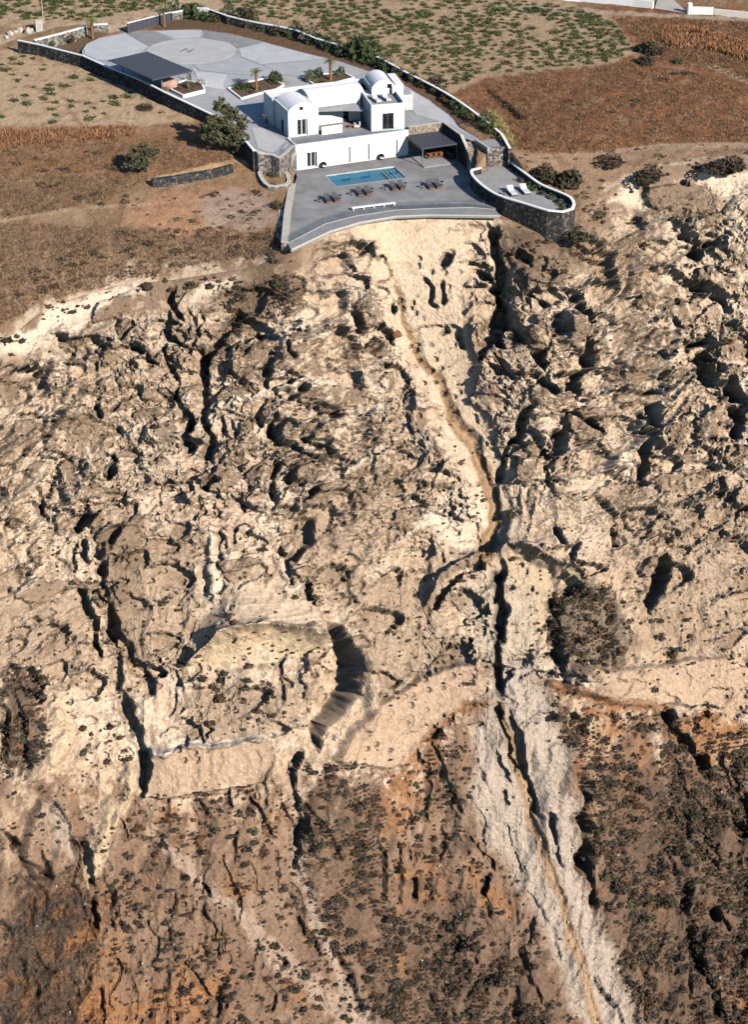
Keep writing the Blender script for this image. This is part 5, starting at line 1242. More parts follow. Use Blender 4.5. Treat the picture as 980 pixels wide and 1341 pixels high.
dt = empty('dining_table', (*HL(19.6, -2.4), .14), HA, 'teak dining table under the dark pergola', 'table')
MB().box(-1.2, -.5, .70, 1.2, .5, .76).build('table_top', M['wood_d'], dt)
for x in (-1.1, 1.02):
    for y in (-.42, .34): MB().box(x, y, 0, x + .08, y + .08, .70).build('leg', M['wood'], dt)
def chair(x, y, rz, label):
    c = empty('dining_chair', (*HL(x, y), .14), HA + rz, label, 'chair', 'dining chairs under the pergola')
    MB().box(-.23, -.23, .42, .23, .23, .47).build('seat', M['wood_d'], c); MB().box(-.23, .19, .47, .23, .23, .92).build('backrest', M['wood_d'], c)
    for a in (-.22, .18):
        for d in (-.22, .18): MB().box(a, d, 0, a + .04, d + .04, .42).build('leg', M['wood'], c)
for k, x in enumerate((18.8, 19.6, 20.4)):
    chair(x, -3.2, math.pi, ['seaward chair of the teak table, nearest the pergola post', 'seaward chair at the middle of the teak dining table', 'seaward chair of the teak table, nearest the dark retaining wall'][k])
    chair(x, -1.6, 0, ['inner chair of the teak table, on the villa side', 'inner chair at the middle of the teak dining table', 'inner chair of the teak table, nearest the dark retaining wall'][k])
ct = empty('kitchen_counter', (*HL(21.4, -4.4), 0), HA + .1, 'grey outdoor kitchen counter along the retaining wall under the pergola', 'counter')
MB().box(-.1, .0, .0, .5, 3.6, .86).build('cabinet', M['stone_d'], ct); MB().box(-.16, -.05, .862, .55, 3.65, .92).build('worktop', M['metal2'], ct)
# loungers
def lounger(x, y, rz, label, group, z=0.0, cm='cushion', base='wood'):
    o = empty('sun_lounger', (x, y, z), rz, label, 'sun lounger', group)
    MB().box(-.36, 0, .16, .36, 2.0, .26).build('base', M[base], o)
    for a in (-.34, .26):
        for d in (.1, 1.75): MB().box(a, d, 0, a + .08, d + .08, .16).build('leg', M[base], o)
    MB().box(-.34, .04, .262, .34, 1.32, .36).build('cushion', M[cm], o)
    b = MB(); b.add([(-.34, 1.33, .27), (.34, 1.33, .27), (.34, 1.95, .72), (-.34, 1.95, .72), (-.34, 1.27, .36), (.34, 1.27, .36), (.34, 1.89, .81), (-.34, 1.89, .81)],
                    [(0, 3, 2, 1), (4, 5, 6, 7), (0, 1, 5, 4), (1, 2, 6, 5), (2, 3, 7, 6), (3, 0, 4, 7)]); b.build('backrest', M[cm], o)
    return o
PAIRS = [((431.6, 266), (425.5, 254), 'nearest the left side of the terrace'), ((473.5, 257), (468.5, 246), 'below the middle of the pool'), ((518, 249.8), (512, 238.6), 'beside the steps end of the pool'), ((566, 247.8), (560, 236.5), 'below the dining pergola')]
def side_table(x, y, label, z=0.0):
    o = empty('side_table', (x, y, z), 0, label, 'side table', 'round side tables by the loungers')
    MB().lathe([(.27, .43), (.27, .46)], 14).build('table_top', M['black'], o); MB().lathe([(.03, .03), (.03, .43)], 8).build('stem', M['black'], o); MB().lathe([(.18, .0), (.17, .03)], 12).build('foot', M['black'], o)
for f, h, where in PAIRS:
    p = W(*f, .1); q = W(*h, .5); an = math.atan2(q[1] - p[1], q[0] - p[0]) - math.pi / 2
    d = np.array([math.cos(an), math.sin(an)])
    lounger(p[0], p[1], an, f'grey cushioned teak lounger, left one of the pair {where}', f'loungers of the pair {where}')
    lounger(*(p[:2] + d * 1.12), an, f'grey cushioned teak lounger, right one of the pair {where}', f'loungers of the pair {where}')
    up = np.array([-d[1], d[0]])
    side_table(*(p[:2] + d * 1.85 + up * 1.6), f'round black side table right of the loungers {where}')
    side_table(*(p[:2] - d * 1.15 + up * 1.0), f'round black side table left of the loungers {where}')
p = W(676, 256, 1.1); q = W(664, 242, 1.7)
for k, s_ in enumerate(('left', 'right')):
    o = lounger(18.6 + 1.75 * k, -10.0 + .55 * k, .30, f'pale lounger on the lookout terrace, {s_} one of the two', 'loungers on the lookout terrace', 1.0, 'cushion_l', 'metal2')
    o.scale = (1.25, 1.1, 1.1)
side_table(17.2, -9.3, 'small round black side table on the lookout terrace', 1.0)
for k, s_ in enumerate(('left', 'right')):
    l = FB(1.5 + 1.5 * k, 1.6 + .3 * k, 0); wp = HL(l[0], l[1])
    lounger(wp[0], wp[1], HA + BA + .2, f'pale lounger on the flat roof of the side wing, {s_} one of the two', 'loungers on the roof deck', 6.935, 'cushion_l', 'shutter')
# sofa, table in the recess
so = empty('outdoor_sofa', (*HL(10.9, 4.6), 3.46), HA - .35, 'pale outdoor sofa in the sheltered corner under the sail', 'sofa')
MB().box(-.4, -.9, .15, .4, .9, .42).build('seat', M['cushion_l'], so); MB().box(.3, -.9, .42, .48, .9, .85).build('backrest', M['cushion_l'], so); MB().box(-.42, -.95, .0, .5, .95, .15).build('base', M['wood'], so)
tb = empty('coffee_table', (*HL(9.9, 4.4), 3.46), HA, 'low teak coffee table beside the outdoor sofa', 'table')
MB().box(-.4, -.3, .32, .4, .3, .38).build('table_top', M['wood'], tb)
for x in (-.36, .28):
    for y in (-.26, .18): MB().box(x, y, 0, x + .08, y + .08, .32).build('leg', M['wood'], tb)
for k, (x, lab) in enumerate(((3.95, 'black rattan pod chair with pale cushion against the facade beside the glazed door'), (12.55, 'black rattan pod chair with pale cushion against the facade beside the last shutters'))):
    o = empty('pod_chair', (*HL(x, -.45), 0), HA, lab, 'pod chair', 'rattan pod chairs along the facade')
    pr = [(.02, .02)] + [(.44 * math.sin(t), .44 - .44 * math.cos(t)) for t in np.linspace(.25, 2.7, 9)]
    vs = []; fs = []; n = 16
    for r, z in pr:
        for i in range(n):
            t = -1.2 + 2 * math.pi * i / n; vs.append((r * math.cos(t), r * math.sin(t), z))
    for a in range(len(pr) - 1):
        for i in range(n):
            ang = (-1.2 + 2 * math.pi * (i + .5) / n) % 6.283
            if 4.1 < ang < 5.4 and 3 <= a <= 7: continue
            fs.append((a * n + i, a * n + (i + 1) % n, (a + 1) * n + (i + 1) % n, (a + 1) * n + i))
    MB().add(vs, fs).build('shell', M['black'], o, True)
    MB().lathe([(.30, .22), (.36, .30), (.30, .38)], 12, (0, -.1)).build('cushion', M['cushion_l'], o, True)
bn = empty('low_bench', (*W(461.5, 276.5)[:2], 0), 0, 'long low flat white bench just inside the glass railing of the pool terrace', 'bench')
e_ = (W(519, 269.5) - W(461.5, 276.5))[:2]; L_ = np.linalg.norm(e_); bn.rotation_euler[2] = math.atan2(e_[1], e_[0])
MB().box(0, 0, .30, L_, .5, .40).build('seat', M['white'], bn)
for k in range(5): MB().box(.15 + k * (L_ - .45) / 4, .06, 0, .3 + k * (L_ - .45) / 4, .42, .30).build('leg', M['white'], bn)
# white gate beside the side wing
wg = empty('white_gate', (*HL(*FB(6.5, 7.6, 0)[:2]), 3.46), HA + BA + .1, 'white slatted garden gate at the right end of the villa', 'gate')
for k in range(6): MB().box(.02 + k * .2, 0, .05, .15 + k * .2, .05, 2.2).build('slat', M['shutter'], wg)
MB().box(-.12, -.02, 0, 0.0, .08, 2.5).build('post', M['shutter'], wg); MB().box(1.24, -.02, 0, 1.36, .08, 2.5).build('post', M['shutter'], wg); MB().box(0, .05, 2.2, 1.24, .07, 2.3).build('rail', M['shutter'], wg)
# carport
cq = [W(*p, 7.1)[:2] for p in [(199.4, 103.8), (251.4, 92), (189.8, 67.9), (141.3, 78.6)]]
cp_ = empty('carport', (*cq[0], 4.55), 0, 'dark flat-roofed carport with ribbed panels beside the helipad', 'carport')
o_ = cq[0]; ax = (cq[3] - cq[0]); ay = (cq[1] - cq[0])
for k in range(14):
    a = ax * (k / 14.); c = ax * ((k + .93) / 14.)
    MB().prism([tuple(a), tuple(a + ay), tuple(c + ay), tuple(c)], 2.45 + .015 * (k % 2), 2.55 + .015 * (k % 2)).build('roof_panel', M['metal'], cp_)
def pad(v, w_): return v / np.linalg.norm(v) * w_
for s_, e2_ in (((0, 0), ay), (ax, ay)):
    s_ = np.array(s_); MB().prism([tuple(s_), tuple(s_ + e2_), tuple(s_ + e2_ + pad(ax, .12)), tuple(s_ + pad(ax, .12))], 2.30, 2.449).build('beam', M['metal'], cp_)
MB().prism([tuple(ay * .985), tuple(ay * .985 + ax), tuple(ay + ax), tuple(ay)], 2.25, 2.449).build('beam', M['metal'], cp_)
for u, v in ((.10, .34), (.03, .93), (.5, .93), (.97, .34), (.97, .93)):
    a = ax * u + ay * v; MB().box(a[0] - .07, a[1] - .07, 0, a[0] + .07, a[1] + .07, 2.3).build('post', M['metal2'], cp_)

# ------------------------------------------------------------------ rocks
def rock_mesh(name, seed, m, sub_=2, rough=.35):
    bm = bmesh.new(); bmesh.ops.create_icosphere(bm, subdivisions=sub_, radius=1)
    r = np.random.RandomState(seed); pl = [(Vector(r.normal(size=3)).normalized(), .62 + .3 * r.rand()) for _ in range(9)]
    for v in bm.verts:
        for n, d in pl:
            k = v.co.dot(n)
            if k > d: v.co -= n * (k - d)
        v.co *= 1 + rough * .25 * (r.rand() - .5)
    me = bpy.data.meshes.new(name); bm.to_mesh(me); bm.free(); me.materials.append(m); return me
bo = link('boulder', rock_mesh('boulder', 3, M['boulder'], 3)); p = Wc(221, 117); bo.location = (p[0], p[1], p[2] + .75); bo.scale = (1.35, 1.0, 1.05)
tag(bo, 'large pinkish boulder on the plaza under the front edge of the carport', 'boulder')
CD = lambda px, py: (CPX - px) ** 2 + (CPY - py) ** 2
def Wcl(px, py):
    j = np.unravel_index(np.argmin(CD(px, py)), CPX.shape); return np.array([CXs[j], CYs[j], CZs[j]])
p = Wcl(521, 438); ro = link('red_boulder', rock_mesh('red_boulder', 5, M['redrock'], 2)); ro.location = p; ro.scale = (.75, .7, .6); tag(ro, 'single rust red boulder lodged beside the pale drainage track below the terrace', 'boulder')
# cut planters on the plaza
def planter(name, poly, label, dz=.12):
    w_ = [tuple(Wc(*p)[:2]) for p in poly]
    r = empty(name, (*w_[0], 0), 0, label, 'planting bed')
    ngon('soil', [(x - w_[0][0], y - w_[0][1]) for x, y in w_], lambda x, y: float(zc(x + w_[0][0], y + w_[0][1])) + dz - .04, M['soil'], r)
    for i in range(len(w_)):
        a = np.array(w_[i]) - w_[0]; c = np.array(w_[(i + 1) % len(w_)]) - w_[0]
        n_ = np.array([-(c - a)[1], (c - a)[0]]); n_ = n_ / np.linalg.norm(n_) * .11
        z_ = lambda x, y: float(zc(x + w_[0][0], y + w_[0][1]))
        MB().prism([tuple(a - n_), tuple(c - n_), tuple(c + n_), tuple(a + n_)], lambda x, y: z_(x, y) - .3, lambda x, y: z_(x, y) + dz + .1).build('kerb', M['white'], r)
planter('planting_bed', [(299, 117), (316, 130), (340, 123), (362, 118), (372, 112), (352, 103), (322, 109)], 'planting bed with the palm nearest the arched wing behind the villa')
planter('planting_bed', [(397, 102), (412, 112), (440, 109), (464, 103), (452, 97), (420, 98)], 'planting bed with a palm behind the middle of the villa')
planter('planting_bed', [(224, 120), (240, 128), (268, 121), (264, 112), (243, 108), (232, 112)], 'stone planting bed beside the boulder and the carport post', .35)
sp_ = empty('garden_steps', (*Wc(375, 110)[:2], 0), 0, 'broad stone steps between the two planting beds behind the villa', 'stairs')
o_ = Wc(375, 110)[:2]; a = Wc(366, 112)[:2]; c = Wc(402, 108)[:2]; back = (Wc(349, 103)[:2] - a)
for k in range(5):
    p0 = a + back * (k * .2); p1 = c + back * (k * .2); p2 = c + back * (k * .2 + .19); p3 = a + back * (k * .2 + .19)
    MB().prism([tuple(q - o_) for q in (p0, p1, p2, p3)], 3.3, float(zc(*p0)) + .02 + .0 * k).build('step', M['stone_w'], sp_)
# entrance clutter
p = Wg(51, 40); bx_ = empty('utility_box', p, .3, 'pale concrete utility box at the foot of the lamp pole', 'utility box')
MB().box(-.55, -.45, -.3, .55, .45, 1.6).build('housing', M['concrete'], bx_); MB().box(-.6, -.5, 1.6, .6, .5, 1.7).build('lid', M['concrete'], bx_); MB().box(-.35, -.47, .2, .35, -.455, 1.3).build('door', M['slab_m'], bx_)
p = Wg(56.5, 30); lp = empty('lamp_pole', p, 0, 'slim pale pole rising out of the picture beside the utility box', 'pole')
MB().tube((0, 0, -.3), (0, 0, 7.5), .07, .045).build('mast', M['concrete'], lp); MB().box(-.1, -.7, 7.4, .1, .1, 7.5).build('lamp_head', M['metal2'], lp); MB().lathe([(.2, -.2), (.2, .12)], 10).build('foot', M['concrete'], lp)
rk = [rock_mesh('pale_rock', 20 + k, M['rubble'], 1) for k in range(3)]
for k, (px, py, s_) in enumerate([(13, 46, .7), (20, 43, .55), (27, 41, .75), (37, 43, .9), (42, 40, .5), (97, 54, .4), (8, 50, .5)]):
    p = Wg(px, py); o = link('pale_rock', rk[k % 3]); o.location = (p[0], p[1], p[2] + s_ * .3); o.scale = (s_, s_ * .9, s_ * .8); o.rotation_euler = (0, 0, k)
    tag(o, ['pale rock at the outer end of the rubble by the dirt track', 'small pale rock second in the rubble by the dirt track', 'rounded pale rock in the middle of the entrance rubble', 'largest pale block of rubble beside the utility box', 'small rock between the large block and the utility box', 'lone pale stone in the bed inside the entrance wall', 'small rock on the edge of the dirt track'][k], 'rock', 'rubble rocks near the utility box')
# white walls along the lane at the top
p0, p1 = Wg(855, 9), Wg(790, 2)
def lane_wall(pts, z, th_, label, m='white'):
    q = [Wg(*p) for p in pts]; wall('lane_wall', [(a[0], a[1], a[2] + z) for a in q], [a[2] - .8 for a in q], th_, m, label)
lane_wall([(856, 11), (830, 8), (760, 2), (700, -3)], 1.2, .6, 'white roadside wall left of the lane gateway at the top edge')
lane_wall([(905, 18), (935, 19)], 1.1, .8, 'short white wall right of the lane gateway')
lane_wall([(936, 19), (985, 24), (1040, 30)], .9, .6, 'cream stone roadside wall running off the right edge', 'kerb')
p = Wg(903, 18); MB_ = MB().lathe([(.45, -.4), (.45, 1.7), (.3, 1.8)], 12).build('gate_bollard', M['white'], None, True); MB_.location = p; tag(MB_, 'round white gatepost on the right of the lane gateway', 'gatepost')
a, c, d, e = Wg(858, 12), Wg(903, 19), Wg(880, -2), Wg(862, -2)
MB().add([(*a[:2], a[2] + .12), (*c[:2], c[2] + .12), (*d[:2], d[2] + .12), (*e[:2], e[2] + .12)], [(0, 1, 2, 3)]).build('road', M['road'])
tag(bpy.data.objects['road'], kind='structure')
# ------------------------------------------------------------------ plants
def leaf_cloud(n, seed, size, shape, up=.3):
    """n leaf quads; shape(r) gives positions"""
    r = np.random.RandomState(seed); P_ = shape(n, r)
    nrm = r.normal(size=(n, 3)); nrm[:, 2] += up; nrm /= np.linalg.norm(nrm, axis=1, keepdims=True)
    a = np.cross(nrm, r.normal(size=(n, 3))); a /= np.linalg.norm(a, axis=1, keepdims=True) + 1e-9
    b = np.cross(nrm, a); s = size * (.6 + .8 * r.rand(n, 1))
    q = np.stack([P_ - a * s - b * s * .6, P_ + a * s - b * s * .6, P_ + a * s * .7 + b * s * .6, P_ - a * s * .7 + b * s * .6], 1)
    return q.reshape(-1, 3), np.arange(4 * n).reshape(-1, 4)
def dome(flat=.8, lump=.35, seed=0, hollow_=.55):
    rr = np.random.RandomState(seed + 99); cs = rr.normal(size=(7, 3)); cs /= np.linalg.norm(cs, axis=1, keepdims=True); cs[:, 2] = np.abs(cs[:, 2]); am = lump * rr.rand(7)
    def f(n, r):
        d = r.normal(size=(n, 3)); d /= np.linalg.norm(d, axis=1, keepdims=True); d[:, 2] = np.abs(d[:, 2])
        R2 = (hollow_ + (1 - hollow_) * r.rand(n) ** .5) * (1 - lump / 2 + (am * np.clip(d @ cs.T, 0, 1) ** 3).sum(1))
        p = d * R2[:, None]; p[:, 2] *= flat; return p
    return f
def quads_mesh(name, v, q, m, C=None):
    me = bpy.data.meshes.new(name); me.vertices.add(len(v)); me.vertices.foreach_set('co', v.astype(np.float32).ravel())
    me.loops.add(q.size); me.polygons.add(len(q)); me.loops.foreach_set('vertex_index', q.ravel().astype(np.int32))
    me.polygons.foreach_set('loop_start', np.arange(0, q.size, 4, dtype=np.int32)); me.polygons.foreach_set('loop_total', np.full(len(q), 4, np.int32)); me.update(calc_edges=True)
    if C is not None:
        a = me.color_attributes.new('albedo', 'FLOAT_COLOR', 'POINT'); a.data.foreach_set('color', np.concatenate([C, np.ones((len(C), 1))], 1).astype(np.float32).ravel())
    me.materials.append(m); return me
def core(seed, flat):
    """closed low dome inside the leaves"""
    r = np.random.RandomState(seed); v = []; n = 9
    for k, (rad, z) in enumerate(((.72, -.15), (.78, .15), (.62, .45), (.32, .66), (.05, .72))):
        for i in range(n):
            t = 6.2832 * i / n; s = rad * (1 + .25 * (r.rand() - .5)); v.append((s * math.cos(t), s * math.sin(t), z * flat))
    q = [(k * n + i, k * n + (i + 1) % n, (k + 1) * n + (i + 1) % n, (k + 1) * n + i) for k in range(4) for i in range(n)]
    return np.array(v), np.array(q)
BUSH = []
for k in range(6):
    fl_ = (.75, .6, .85, .5, .7, .65)[k]
    v, q = leaf_cloud(80, 40 + k, .17, dome(fl_, .5, k)); cv, cq_ = core(k, fl_)
    BUSH.append((np.r_[v, cv], np.r_[q, cq_ + len(v)]))
DENSE = []
for k in range(5):
    v, q = leaf_cloud(300, 240 + k, .115, dome(.95, .6, k + 20, .5)); cv, cq_ = core(k + 7, .8)
    DENSE.append((np.r_[v, cv * .85], np.r_[q, cq_ + len(v)]))
VINE = []
for k in range(5):
    def shp(n, r, k=k):
        c = r.uniform(-.75, .75, (5, 2)); i = r.randint(0, 5, n); p = np.c_[c[i], np.zeros(n)] + r.normal(size=(n, 3)) * (.32, .32, .16); p[:, 2] = np.abs(p[:, 2]) * 1.4 + .05; return p
    VINE.append(leaf_cloud(85, 60 + k, .15, shp, .8))
SM = {k: [quads_mesh(f'shrub_{k}', *BUSH[i], M[k]) for i in range(6)] for k in ('shrubm', 'shrubg', 'shrubr', 'green', 'olive')}
SD = {k: [quads_mesh(f'garden_{k}', *DENSE[i], M[k]) for i in range(5)] for k in ('shrubm', 'shrubg', 'shrubr', 'green', 'olive')}
VM = [quads_mesh('vine', *p, M['vine']) for p in VINE]
def shrub(me, p, s, name, label, cat='shrub', group=None, rz=None):
    o = link(name, me); o.location = (p[0], p[1], p[2] - .05 * s[2]); o.scale = s; o.rotation_euler = (0, 0, random.random() * 6.28 if rz is None else rz)
    return tag(o, label, cat, group)
def merge(protos, pos, scl, rot, cols, name, m):
    """one mesh out of many copies"""
    V = []; Q = []; C = []; off = 0; idx = np.arange(len(pos)) % len(protos)
    for k, (v, q) in enumerate(protos):
        s = np.where(idx == k)[0]
        if not len(s): continue
        c, sn = np.cos(rot[s])[:, None], np.sin(rot[s])[:, None]
        x = v[None, :, 0] * c - v[None, :, 1] * sn; y = v[None, :, 0] * sn + v[None, :, 1] * c
        w_ = np.stack([x * scl[s, 0:1], y * scl[s, 1:2], np.repeat(v[None, :, 2], len(s), 0) * scl[s, 2:3]], -1) + pos[s][:, None]
        V.append(w_.reshape(-1, 3)); Q.append((q[None] + (off + np.arange(len(s)) * len(v))[:, None, None]).reshape(-1, 4)); C.append(np.repeat(cols[s], len(v), 0)); off += len(s) * len(v)
    return link(name, quads_mesh(name, np.concatenate(V), np.concatenate(Q), m, np.concatenate(C)))

# trees
def tree(name, base, h, crown, label, leaf, n=2600, seed=1, trunk_h=.35, cat='tree', bare=0.0, lsize=.16):
    """crown: list of (dx, dy, dz, rx, ry, rz) clumps in metres"""
    r = empty(name, base, 0, label, cat)
    b = MB(); rs = np.random.RandomState(seed); top = np.array([0.15, 0, h * trunk_h])
    b.tube((0, 0, -.4), (.08, .03, h * trunk_h * .5), .22, .17); b.tube((.08, .03, h * trunk_h * .5), top, .17, .13)
    for c in crown:
        e_ = np.array(c[:3]) * .92; m_ = (top + e_) / 2 + rs.normal(size=3) * .15
        b.tube(top * (.7 + .3 * rs.rand()), m_, .08, .05, 6); b.tube(m_, e_, .05, .02, 6)
        for _ in range(4):
            f = e_ + rs.normal(size=3) * np.array(c[3:]) * .5; b.tube(m_ + (e_ - m_) * rs.rand(), f, .025, .008, 5)
    b.build('trunk', M['trunk'], r)
    vol = np.array([c[3] * c[4] * c[5] for c in crown]); vol = vol ** .67; vol /= vol.sum()
    V = []; Q = []; off = 0
    for i, c in enumerate(crown):
        def shp(n_, rr, c=c):
            d = rr.normal(size=(n_, 3)); d /= np.linalg.norm(d, axis=1, keepdims=True)
            sub_c = rr.normal(size=(max(6, n_ // 25), 3)); sub_c /= np.linalg.norm(sub_c, axis=1, keepdims=True); sub_c *= (.45 + .55 * rr.rand(len(sub_c), 1))
            p = sub_c[rr.randint(0, len(sub_c), n_)] + d * .28 * rr.rand(n_, 1) ** .4
            return p * np.array(c[3:]) + np.array(c[:3])
        v, q = leaf_cloud(int(n * vol[i]), seed * 31 + i, lsize, shp, .4); V.append(v); Q.append(q + off); off += len(v)
    link('crown', quads_mesh('crown', np.concatenate(V), np.concatenate(Q), M[leaf]), r)
    return r
p = Wg(300, 197)
tree('broad_tree', p, 7.0, [(-1.0, .3, 6.1, 1.3, 1.2, 1.1), (-.3, .6, 4.9, 1.9, 1.6, 1.3), (-2.2, 0, 3.6, 1.8, 1.6, 1.4), (.5, -.2, 3.6, 1.9, 1.6, 1.4), (1.6, -.8, 2.1, 1.6, 1.5, 1.3), (-.6, -.8, 2.0, 1.9, 1.6, 1.2), (1.9, -1.2, .9, 1.2, 1.2, .9), (-2.9, .2, 2.3, 1.2, 1.2, 1.0)],
     'tall grey-green tree leaning on the courtyard wall, left of the villa', 'pine', 5200, 4, .3)
p = Wg(193, 226)
tree('broad_tree', p, 4.2, [(-1.4, .2, 2.6, 1.5, 1.3, 1.1), (-2.0, -.2, 1.5, 1.2, 1.1, .8), (-.3, .4, 3.1, 1.2, 1.1, .9), (-.6, -.4, 1.6, 1.3, 1.1, .9), (.9, .2, 2.7, .7, .7, .7), (1.4, .2, 3.0, .5, .5, .5)],
     'low half-bare tree on the brown slope above the black stone wall', 'pine', 2100, 9, .35)
p = Wc(317, 170); tree('young_tree', p, 2.6, [(0, 0, 1.9, .9, .8, .7), (-.5, 0, 1.2, .6, .6, .5), (.5, .1, 1.3, .6, .6, .5)], 'small loose olive tree just inside the courtyard wall', 'olive', 420, 12, .4, lsize=.12)
p = Wc(348, 166); o = tree('potted_tree', (p[0], p[1], p[2] + .4), 1.5, [(0, 0, 1.1, .45, .45, .4)], 'small potted olive against the shaded flank of the villa', 'olive', 160, 13, .45, lsize=.1, cat='potted tree')
MB().lathe([(.22, -.4), (.3, .0), (.27, .02)], 12).build('pot', M['concrete'], o, True)
# palms: every frond its own part
def frond_mesh():
    b = MB(); n = 7; pts = [np.array([.12 + i * .19, 0, .34 * math.sin(i / (n - 1) * 2.6) - .32 * (i / (n - 1)) ** 2]) for i in range(n)]
    for i in range(n - 1):
        b.tube(pts[i], pts[i + 1], .018, .012, 4)
    for i in range(1, n):
        for s in (-1, 1):
            for k in range(2):
                c = pts[i] - np.array([.09 * k, 0, 0]); l = .42 * (1 - .55 * abs(i / n - .45)); t = c + np.array([.22, s * l, -.16])
                b.add([c + (-.03, 0, 0), c + (.03, 0, 0), t + (.015, 0, 0), t], [(0, 1, 2, 3)])
    me = bpy.data.meshes.new('frond'); me.from_pydata(b.v, [], b.f); me.materials.append(M['frond']); return me
FM = frond_mesh()
def palm(base, h, s, label):
    r = empty('palm_tree', base, random.random() * 6, label, 'palm tree', 'palms around the plaza')
    b = MB(); k = 9
    b.lathe([(.24, -.3), (.26, .05)] + [((.2 + .035 * (i % 2)) * (1 - .15 * i / k), h * (i + 1) / k) for i in range(k)], 10)
    b.build('trunk', M['palmtrunk'], r)
    for i in range(20):
        o = link('frond', FM, r); o.location = (0, 0, h - .05); o.rotation_euler = (0, random.uniform(-.75, .45), i * 2.4 + random.random() * .4); o.scale = (s, s, s)
for px, py, h, lab in [(336, 119, 2.7, 'short palm behind the arched wing of the villa'), (433, 105, 2.75, 'short palm behind the middle of the villa'), (121, 49, 2.7, 'palm beside the stone gate pier'), (215, 34.5, 2.4, 'palm in front of the dark entrance gate')]:
    palm(Wc(px, py) + np.array([0, 0, .05]), h, .72, lab)
# garden shrubs, one by one
GARD = [(321, 116, .85, .8, 'green', 'bushy shrub at the left end of the bed with the nearest palm'), (312, 115, .6, .5, 'green', 'low shrub at the corner of the bed with the nearest palm'), (361, 106, .95, 1.2, 'green', 'upright dark shrub between the near palm and the garden steps'), (343, 117, .45, .3, 'olive', 'low grey plant at the foot of the near palm'),
        (328, 121, .4, .3, 'shrubr', 'small rusty plant in the bed with the nearest palm'), (406, 105, .95, .9, 'olive', 'grey-green shrub beside the top of the garden steps'), (415, 101, .8, .9, 'green', 'dark shrub left of the palm behind the villa'), (445, 98, .75, .95, 'olive', 'round shrub right of the palm behind the villa'), (422, 108, .4, .3, 'shrubg', 'low plant at the foot of the palm behind the villa'),
        (248, 116, .7, .5, 'green', 'green cushion plant in the bed beside the carport post'), (236, 118, .6, .35, 'shrubg', 'dull low plant beside the pink boulder'), (262, 113, .4, .5, 'shrubr', 'rusty plant at the far end of the carport bed'), (248, 107, .25, .8, 'olive', 'thin young plant behind the carport bed'),
        (226, 21, 1.0, 1.5, 'green', 'tall green shrub behind the palm at the gate'), (256, 22, 1.9, 1.7, 'green', 'large dark round shrub in front of the white pillar'), (298, 27, 1.1, 1.5, 'olive', 'first grey shrub along the back wall right of the white pillar'), (312, 31, 1.4, 1.6, 'green', 'dense dark shrub along the back wall'), (325, 34, 1.7, 2.1, 'shrubg', 'tallest olive brown shrub along the back wall above the helipad'),
        (391, 47, 1.1, 1.7, 'green', 'tall green shrub at the bend of the back wall'), (407, 54, 1.3, 1.3, 'olive', 'broad grey shrub along the back wall right of the bend'), (420, 58, 1.2, 1.2, 'green', 'second green shrub right of the wall bend'), (478, 76, 1.8, 2.4, 'pine_', 'big dark bushy shrub behind the villa roof'), (468, 72, 1.3, 1.9, 'green', 'green shrub just left of the big bush behind the roof'), (489, 82, 1.0, 1.2, 'green', 'green shrub just right of the big bush behind the roof'),
        (520, 97, .8, .6, 'shrubg', 'low dull plant in the border above the vaulted roof'), (540, 104, .9, .8, 'green', 'green plant in the border behind the side wing'), (553, 112, .9, .7, 'shrubg', 'dull plant in the border right of the villa'), (570, 121, 1.0, .8, 'shrubg', 'broad dull plant along the border by the driveway'), (585, 133, .9, .8, 'shrubr', 'rusty plant along the border by the driveway'),
        (598, 142, 1.0, .9, 'green', 'bright green plant along the border by the driveway'), (607, 149, .9, .9, 'green', 'second bright green plant by the driveway border'), (620, 158, .9, .8, 'shrubg', 'olive brown plant near the lower end of the border'), (634, 168, 1.1, .9, 'green', 'dense green plant just above the stone platform'), (645, 174, .9, .9, 'green', 'green plant in the corner of the wall above the stone platform'),
        (272, 27, 1.0, 1.2, 'green', 'dark shrub right of the white pillar'), (285, 27, .9, .9, 'shrubg', 'low olive shrub between the white pillar and the grey shrub'), (345, 40, .9, .8, 'green', 'small shrub in the border above the helipad rim'), (362, 45, 1.0, 1.0, 'shrubg', 'olive shrub in the middle of the back border'), (377, 47, .9, 1.0, 'green', 'green shrub left of the tall one at the wall bend'), (435, 64, 1.3, 1.3, 'green', 'green shrub in the border above the far driveway'), (450, 69, 1.2, 1.2, 'olive', 'grey shrub in the border left of the big bush'), (503, 88, .9, .9, 'green', 'green shrub in the border above the tall vault'), (590, 136, .8, .6, 'shrubg', 'olive plant beside the rusty one in the driveway border'), (614, 155, .8, .8, 'green', 'green plant between the bright pair and the lower border'), (90, 52, .8, .5, 'shrubg', 'low shrub inside the entrance wall near the first palm'), (66, 58, .6, .5, 'green', 'small green shrub in the corner of the entrance bed'), (355, 231, .7, .6, 'shrubg', 'leafy dull plant in the stone planter'), (368, 229, .7, .5, 'shrubr', 'reddish plant in the stone planter')]
SD['pine_'] = SD['green']
for px, py, r_, h_, k, lab in GARD:
    p = Wc(px, py) if py < 200 else W(px, py, .6)
    if py < 200: p[2] = max(p[2], gz(p[0], p[1]))
    shrub(SD[k][random.randrange(5)], (p[0], p[1], p[2] - .1), (r_ * 1.25, r_ * 1.15, h_ * 1.5), 'garden_shrub', lab, 'shrub', 'garden shrubs of the estate')
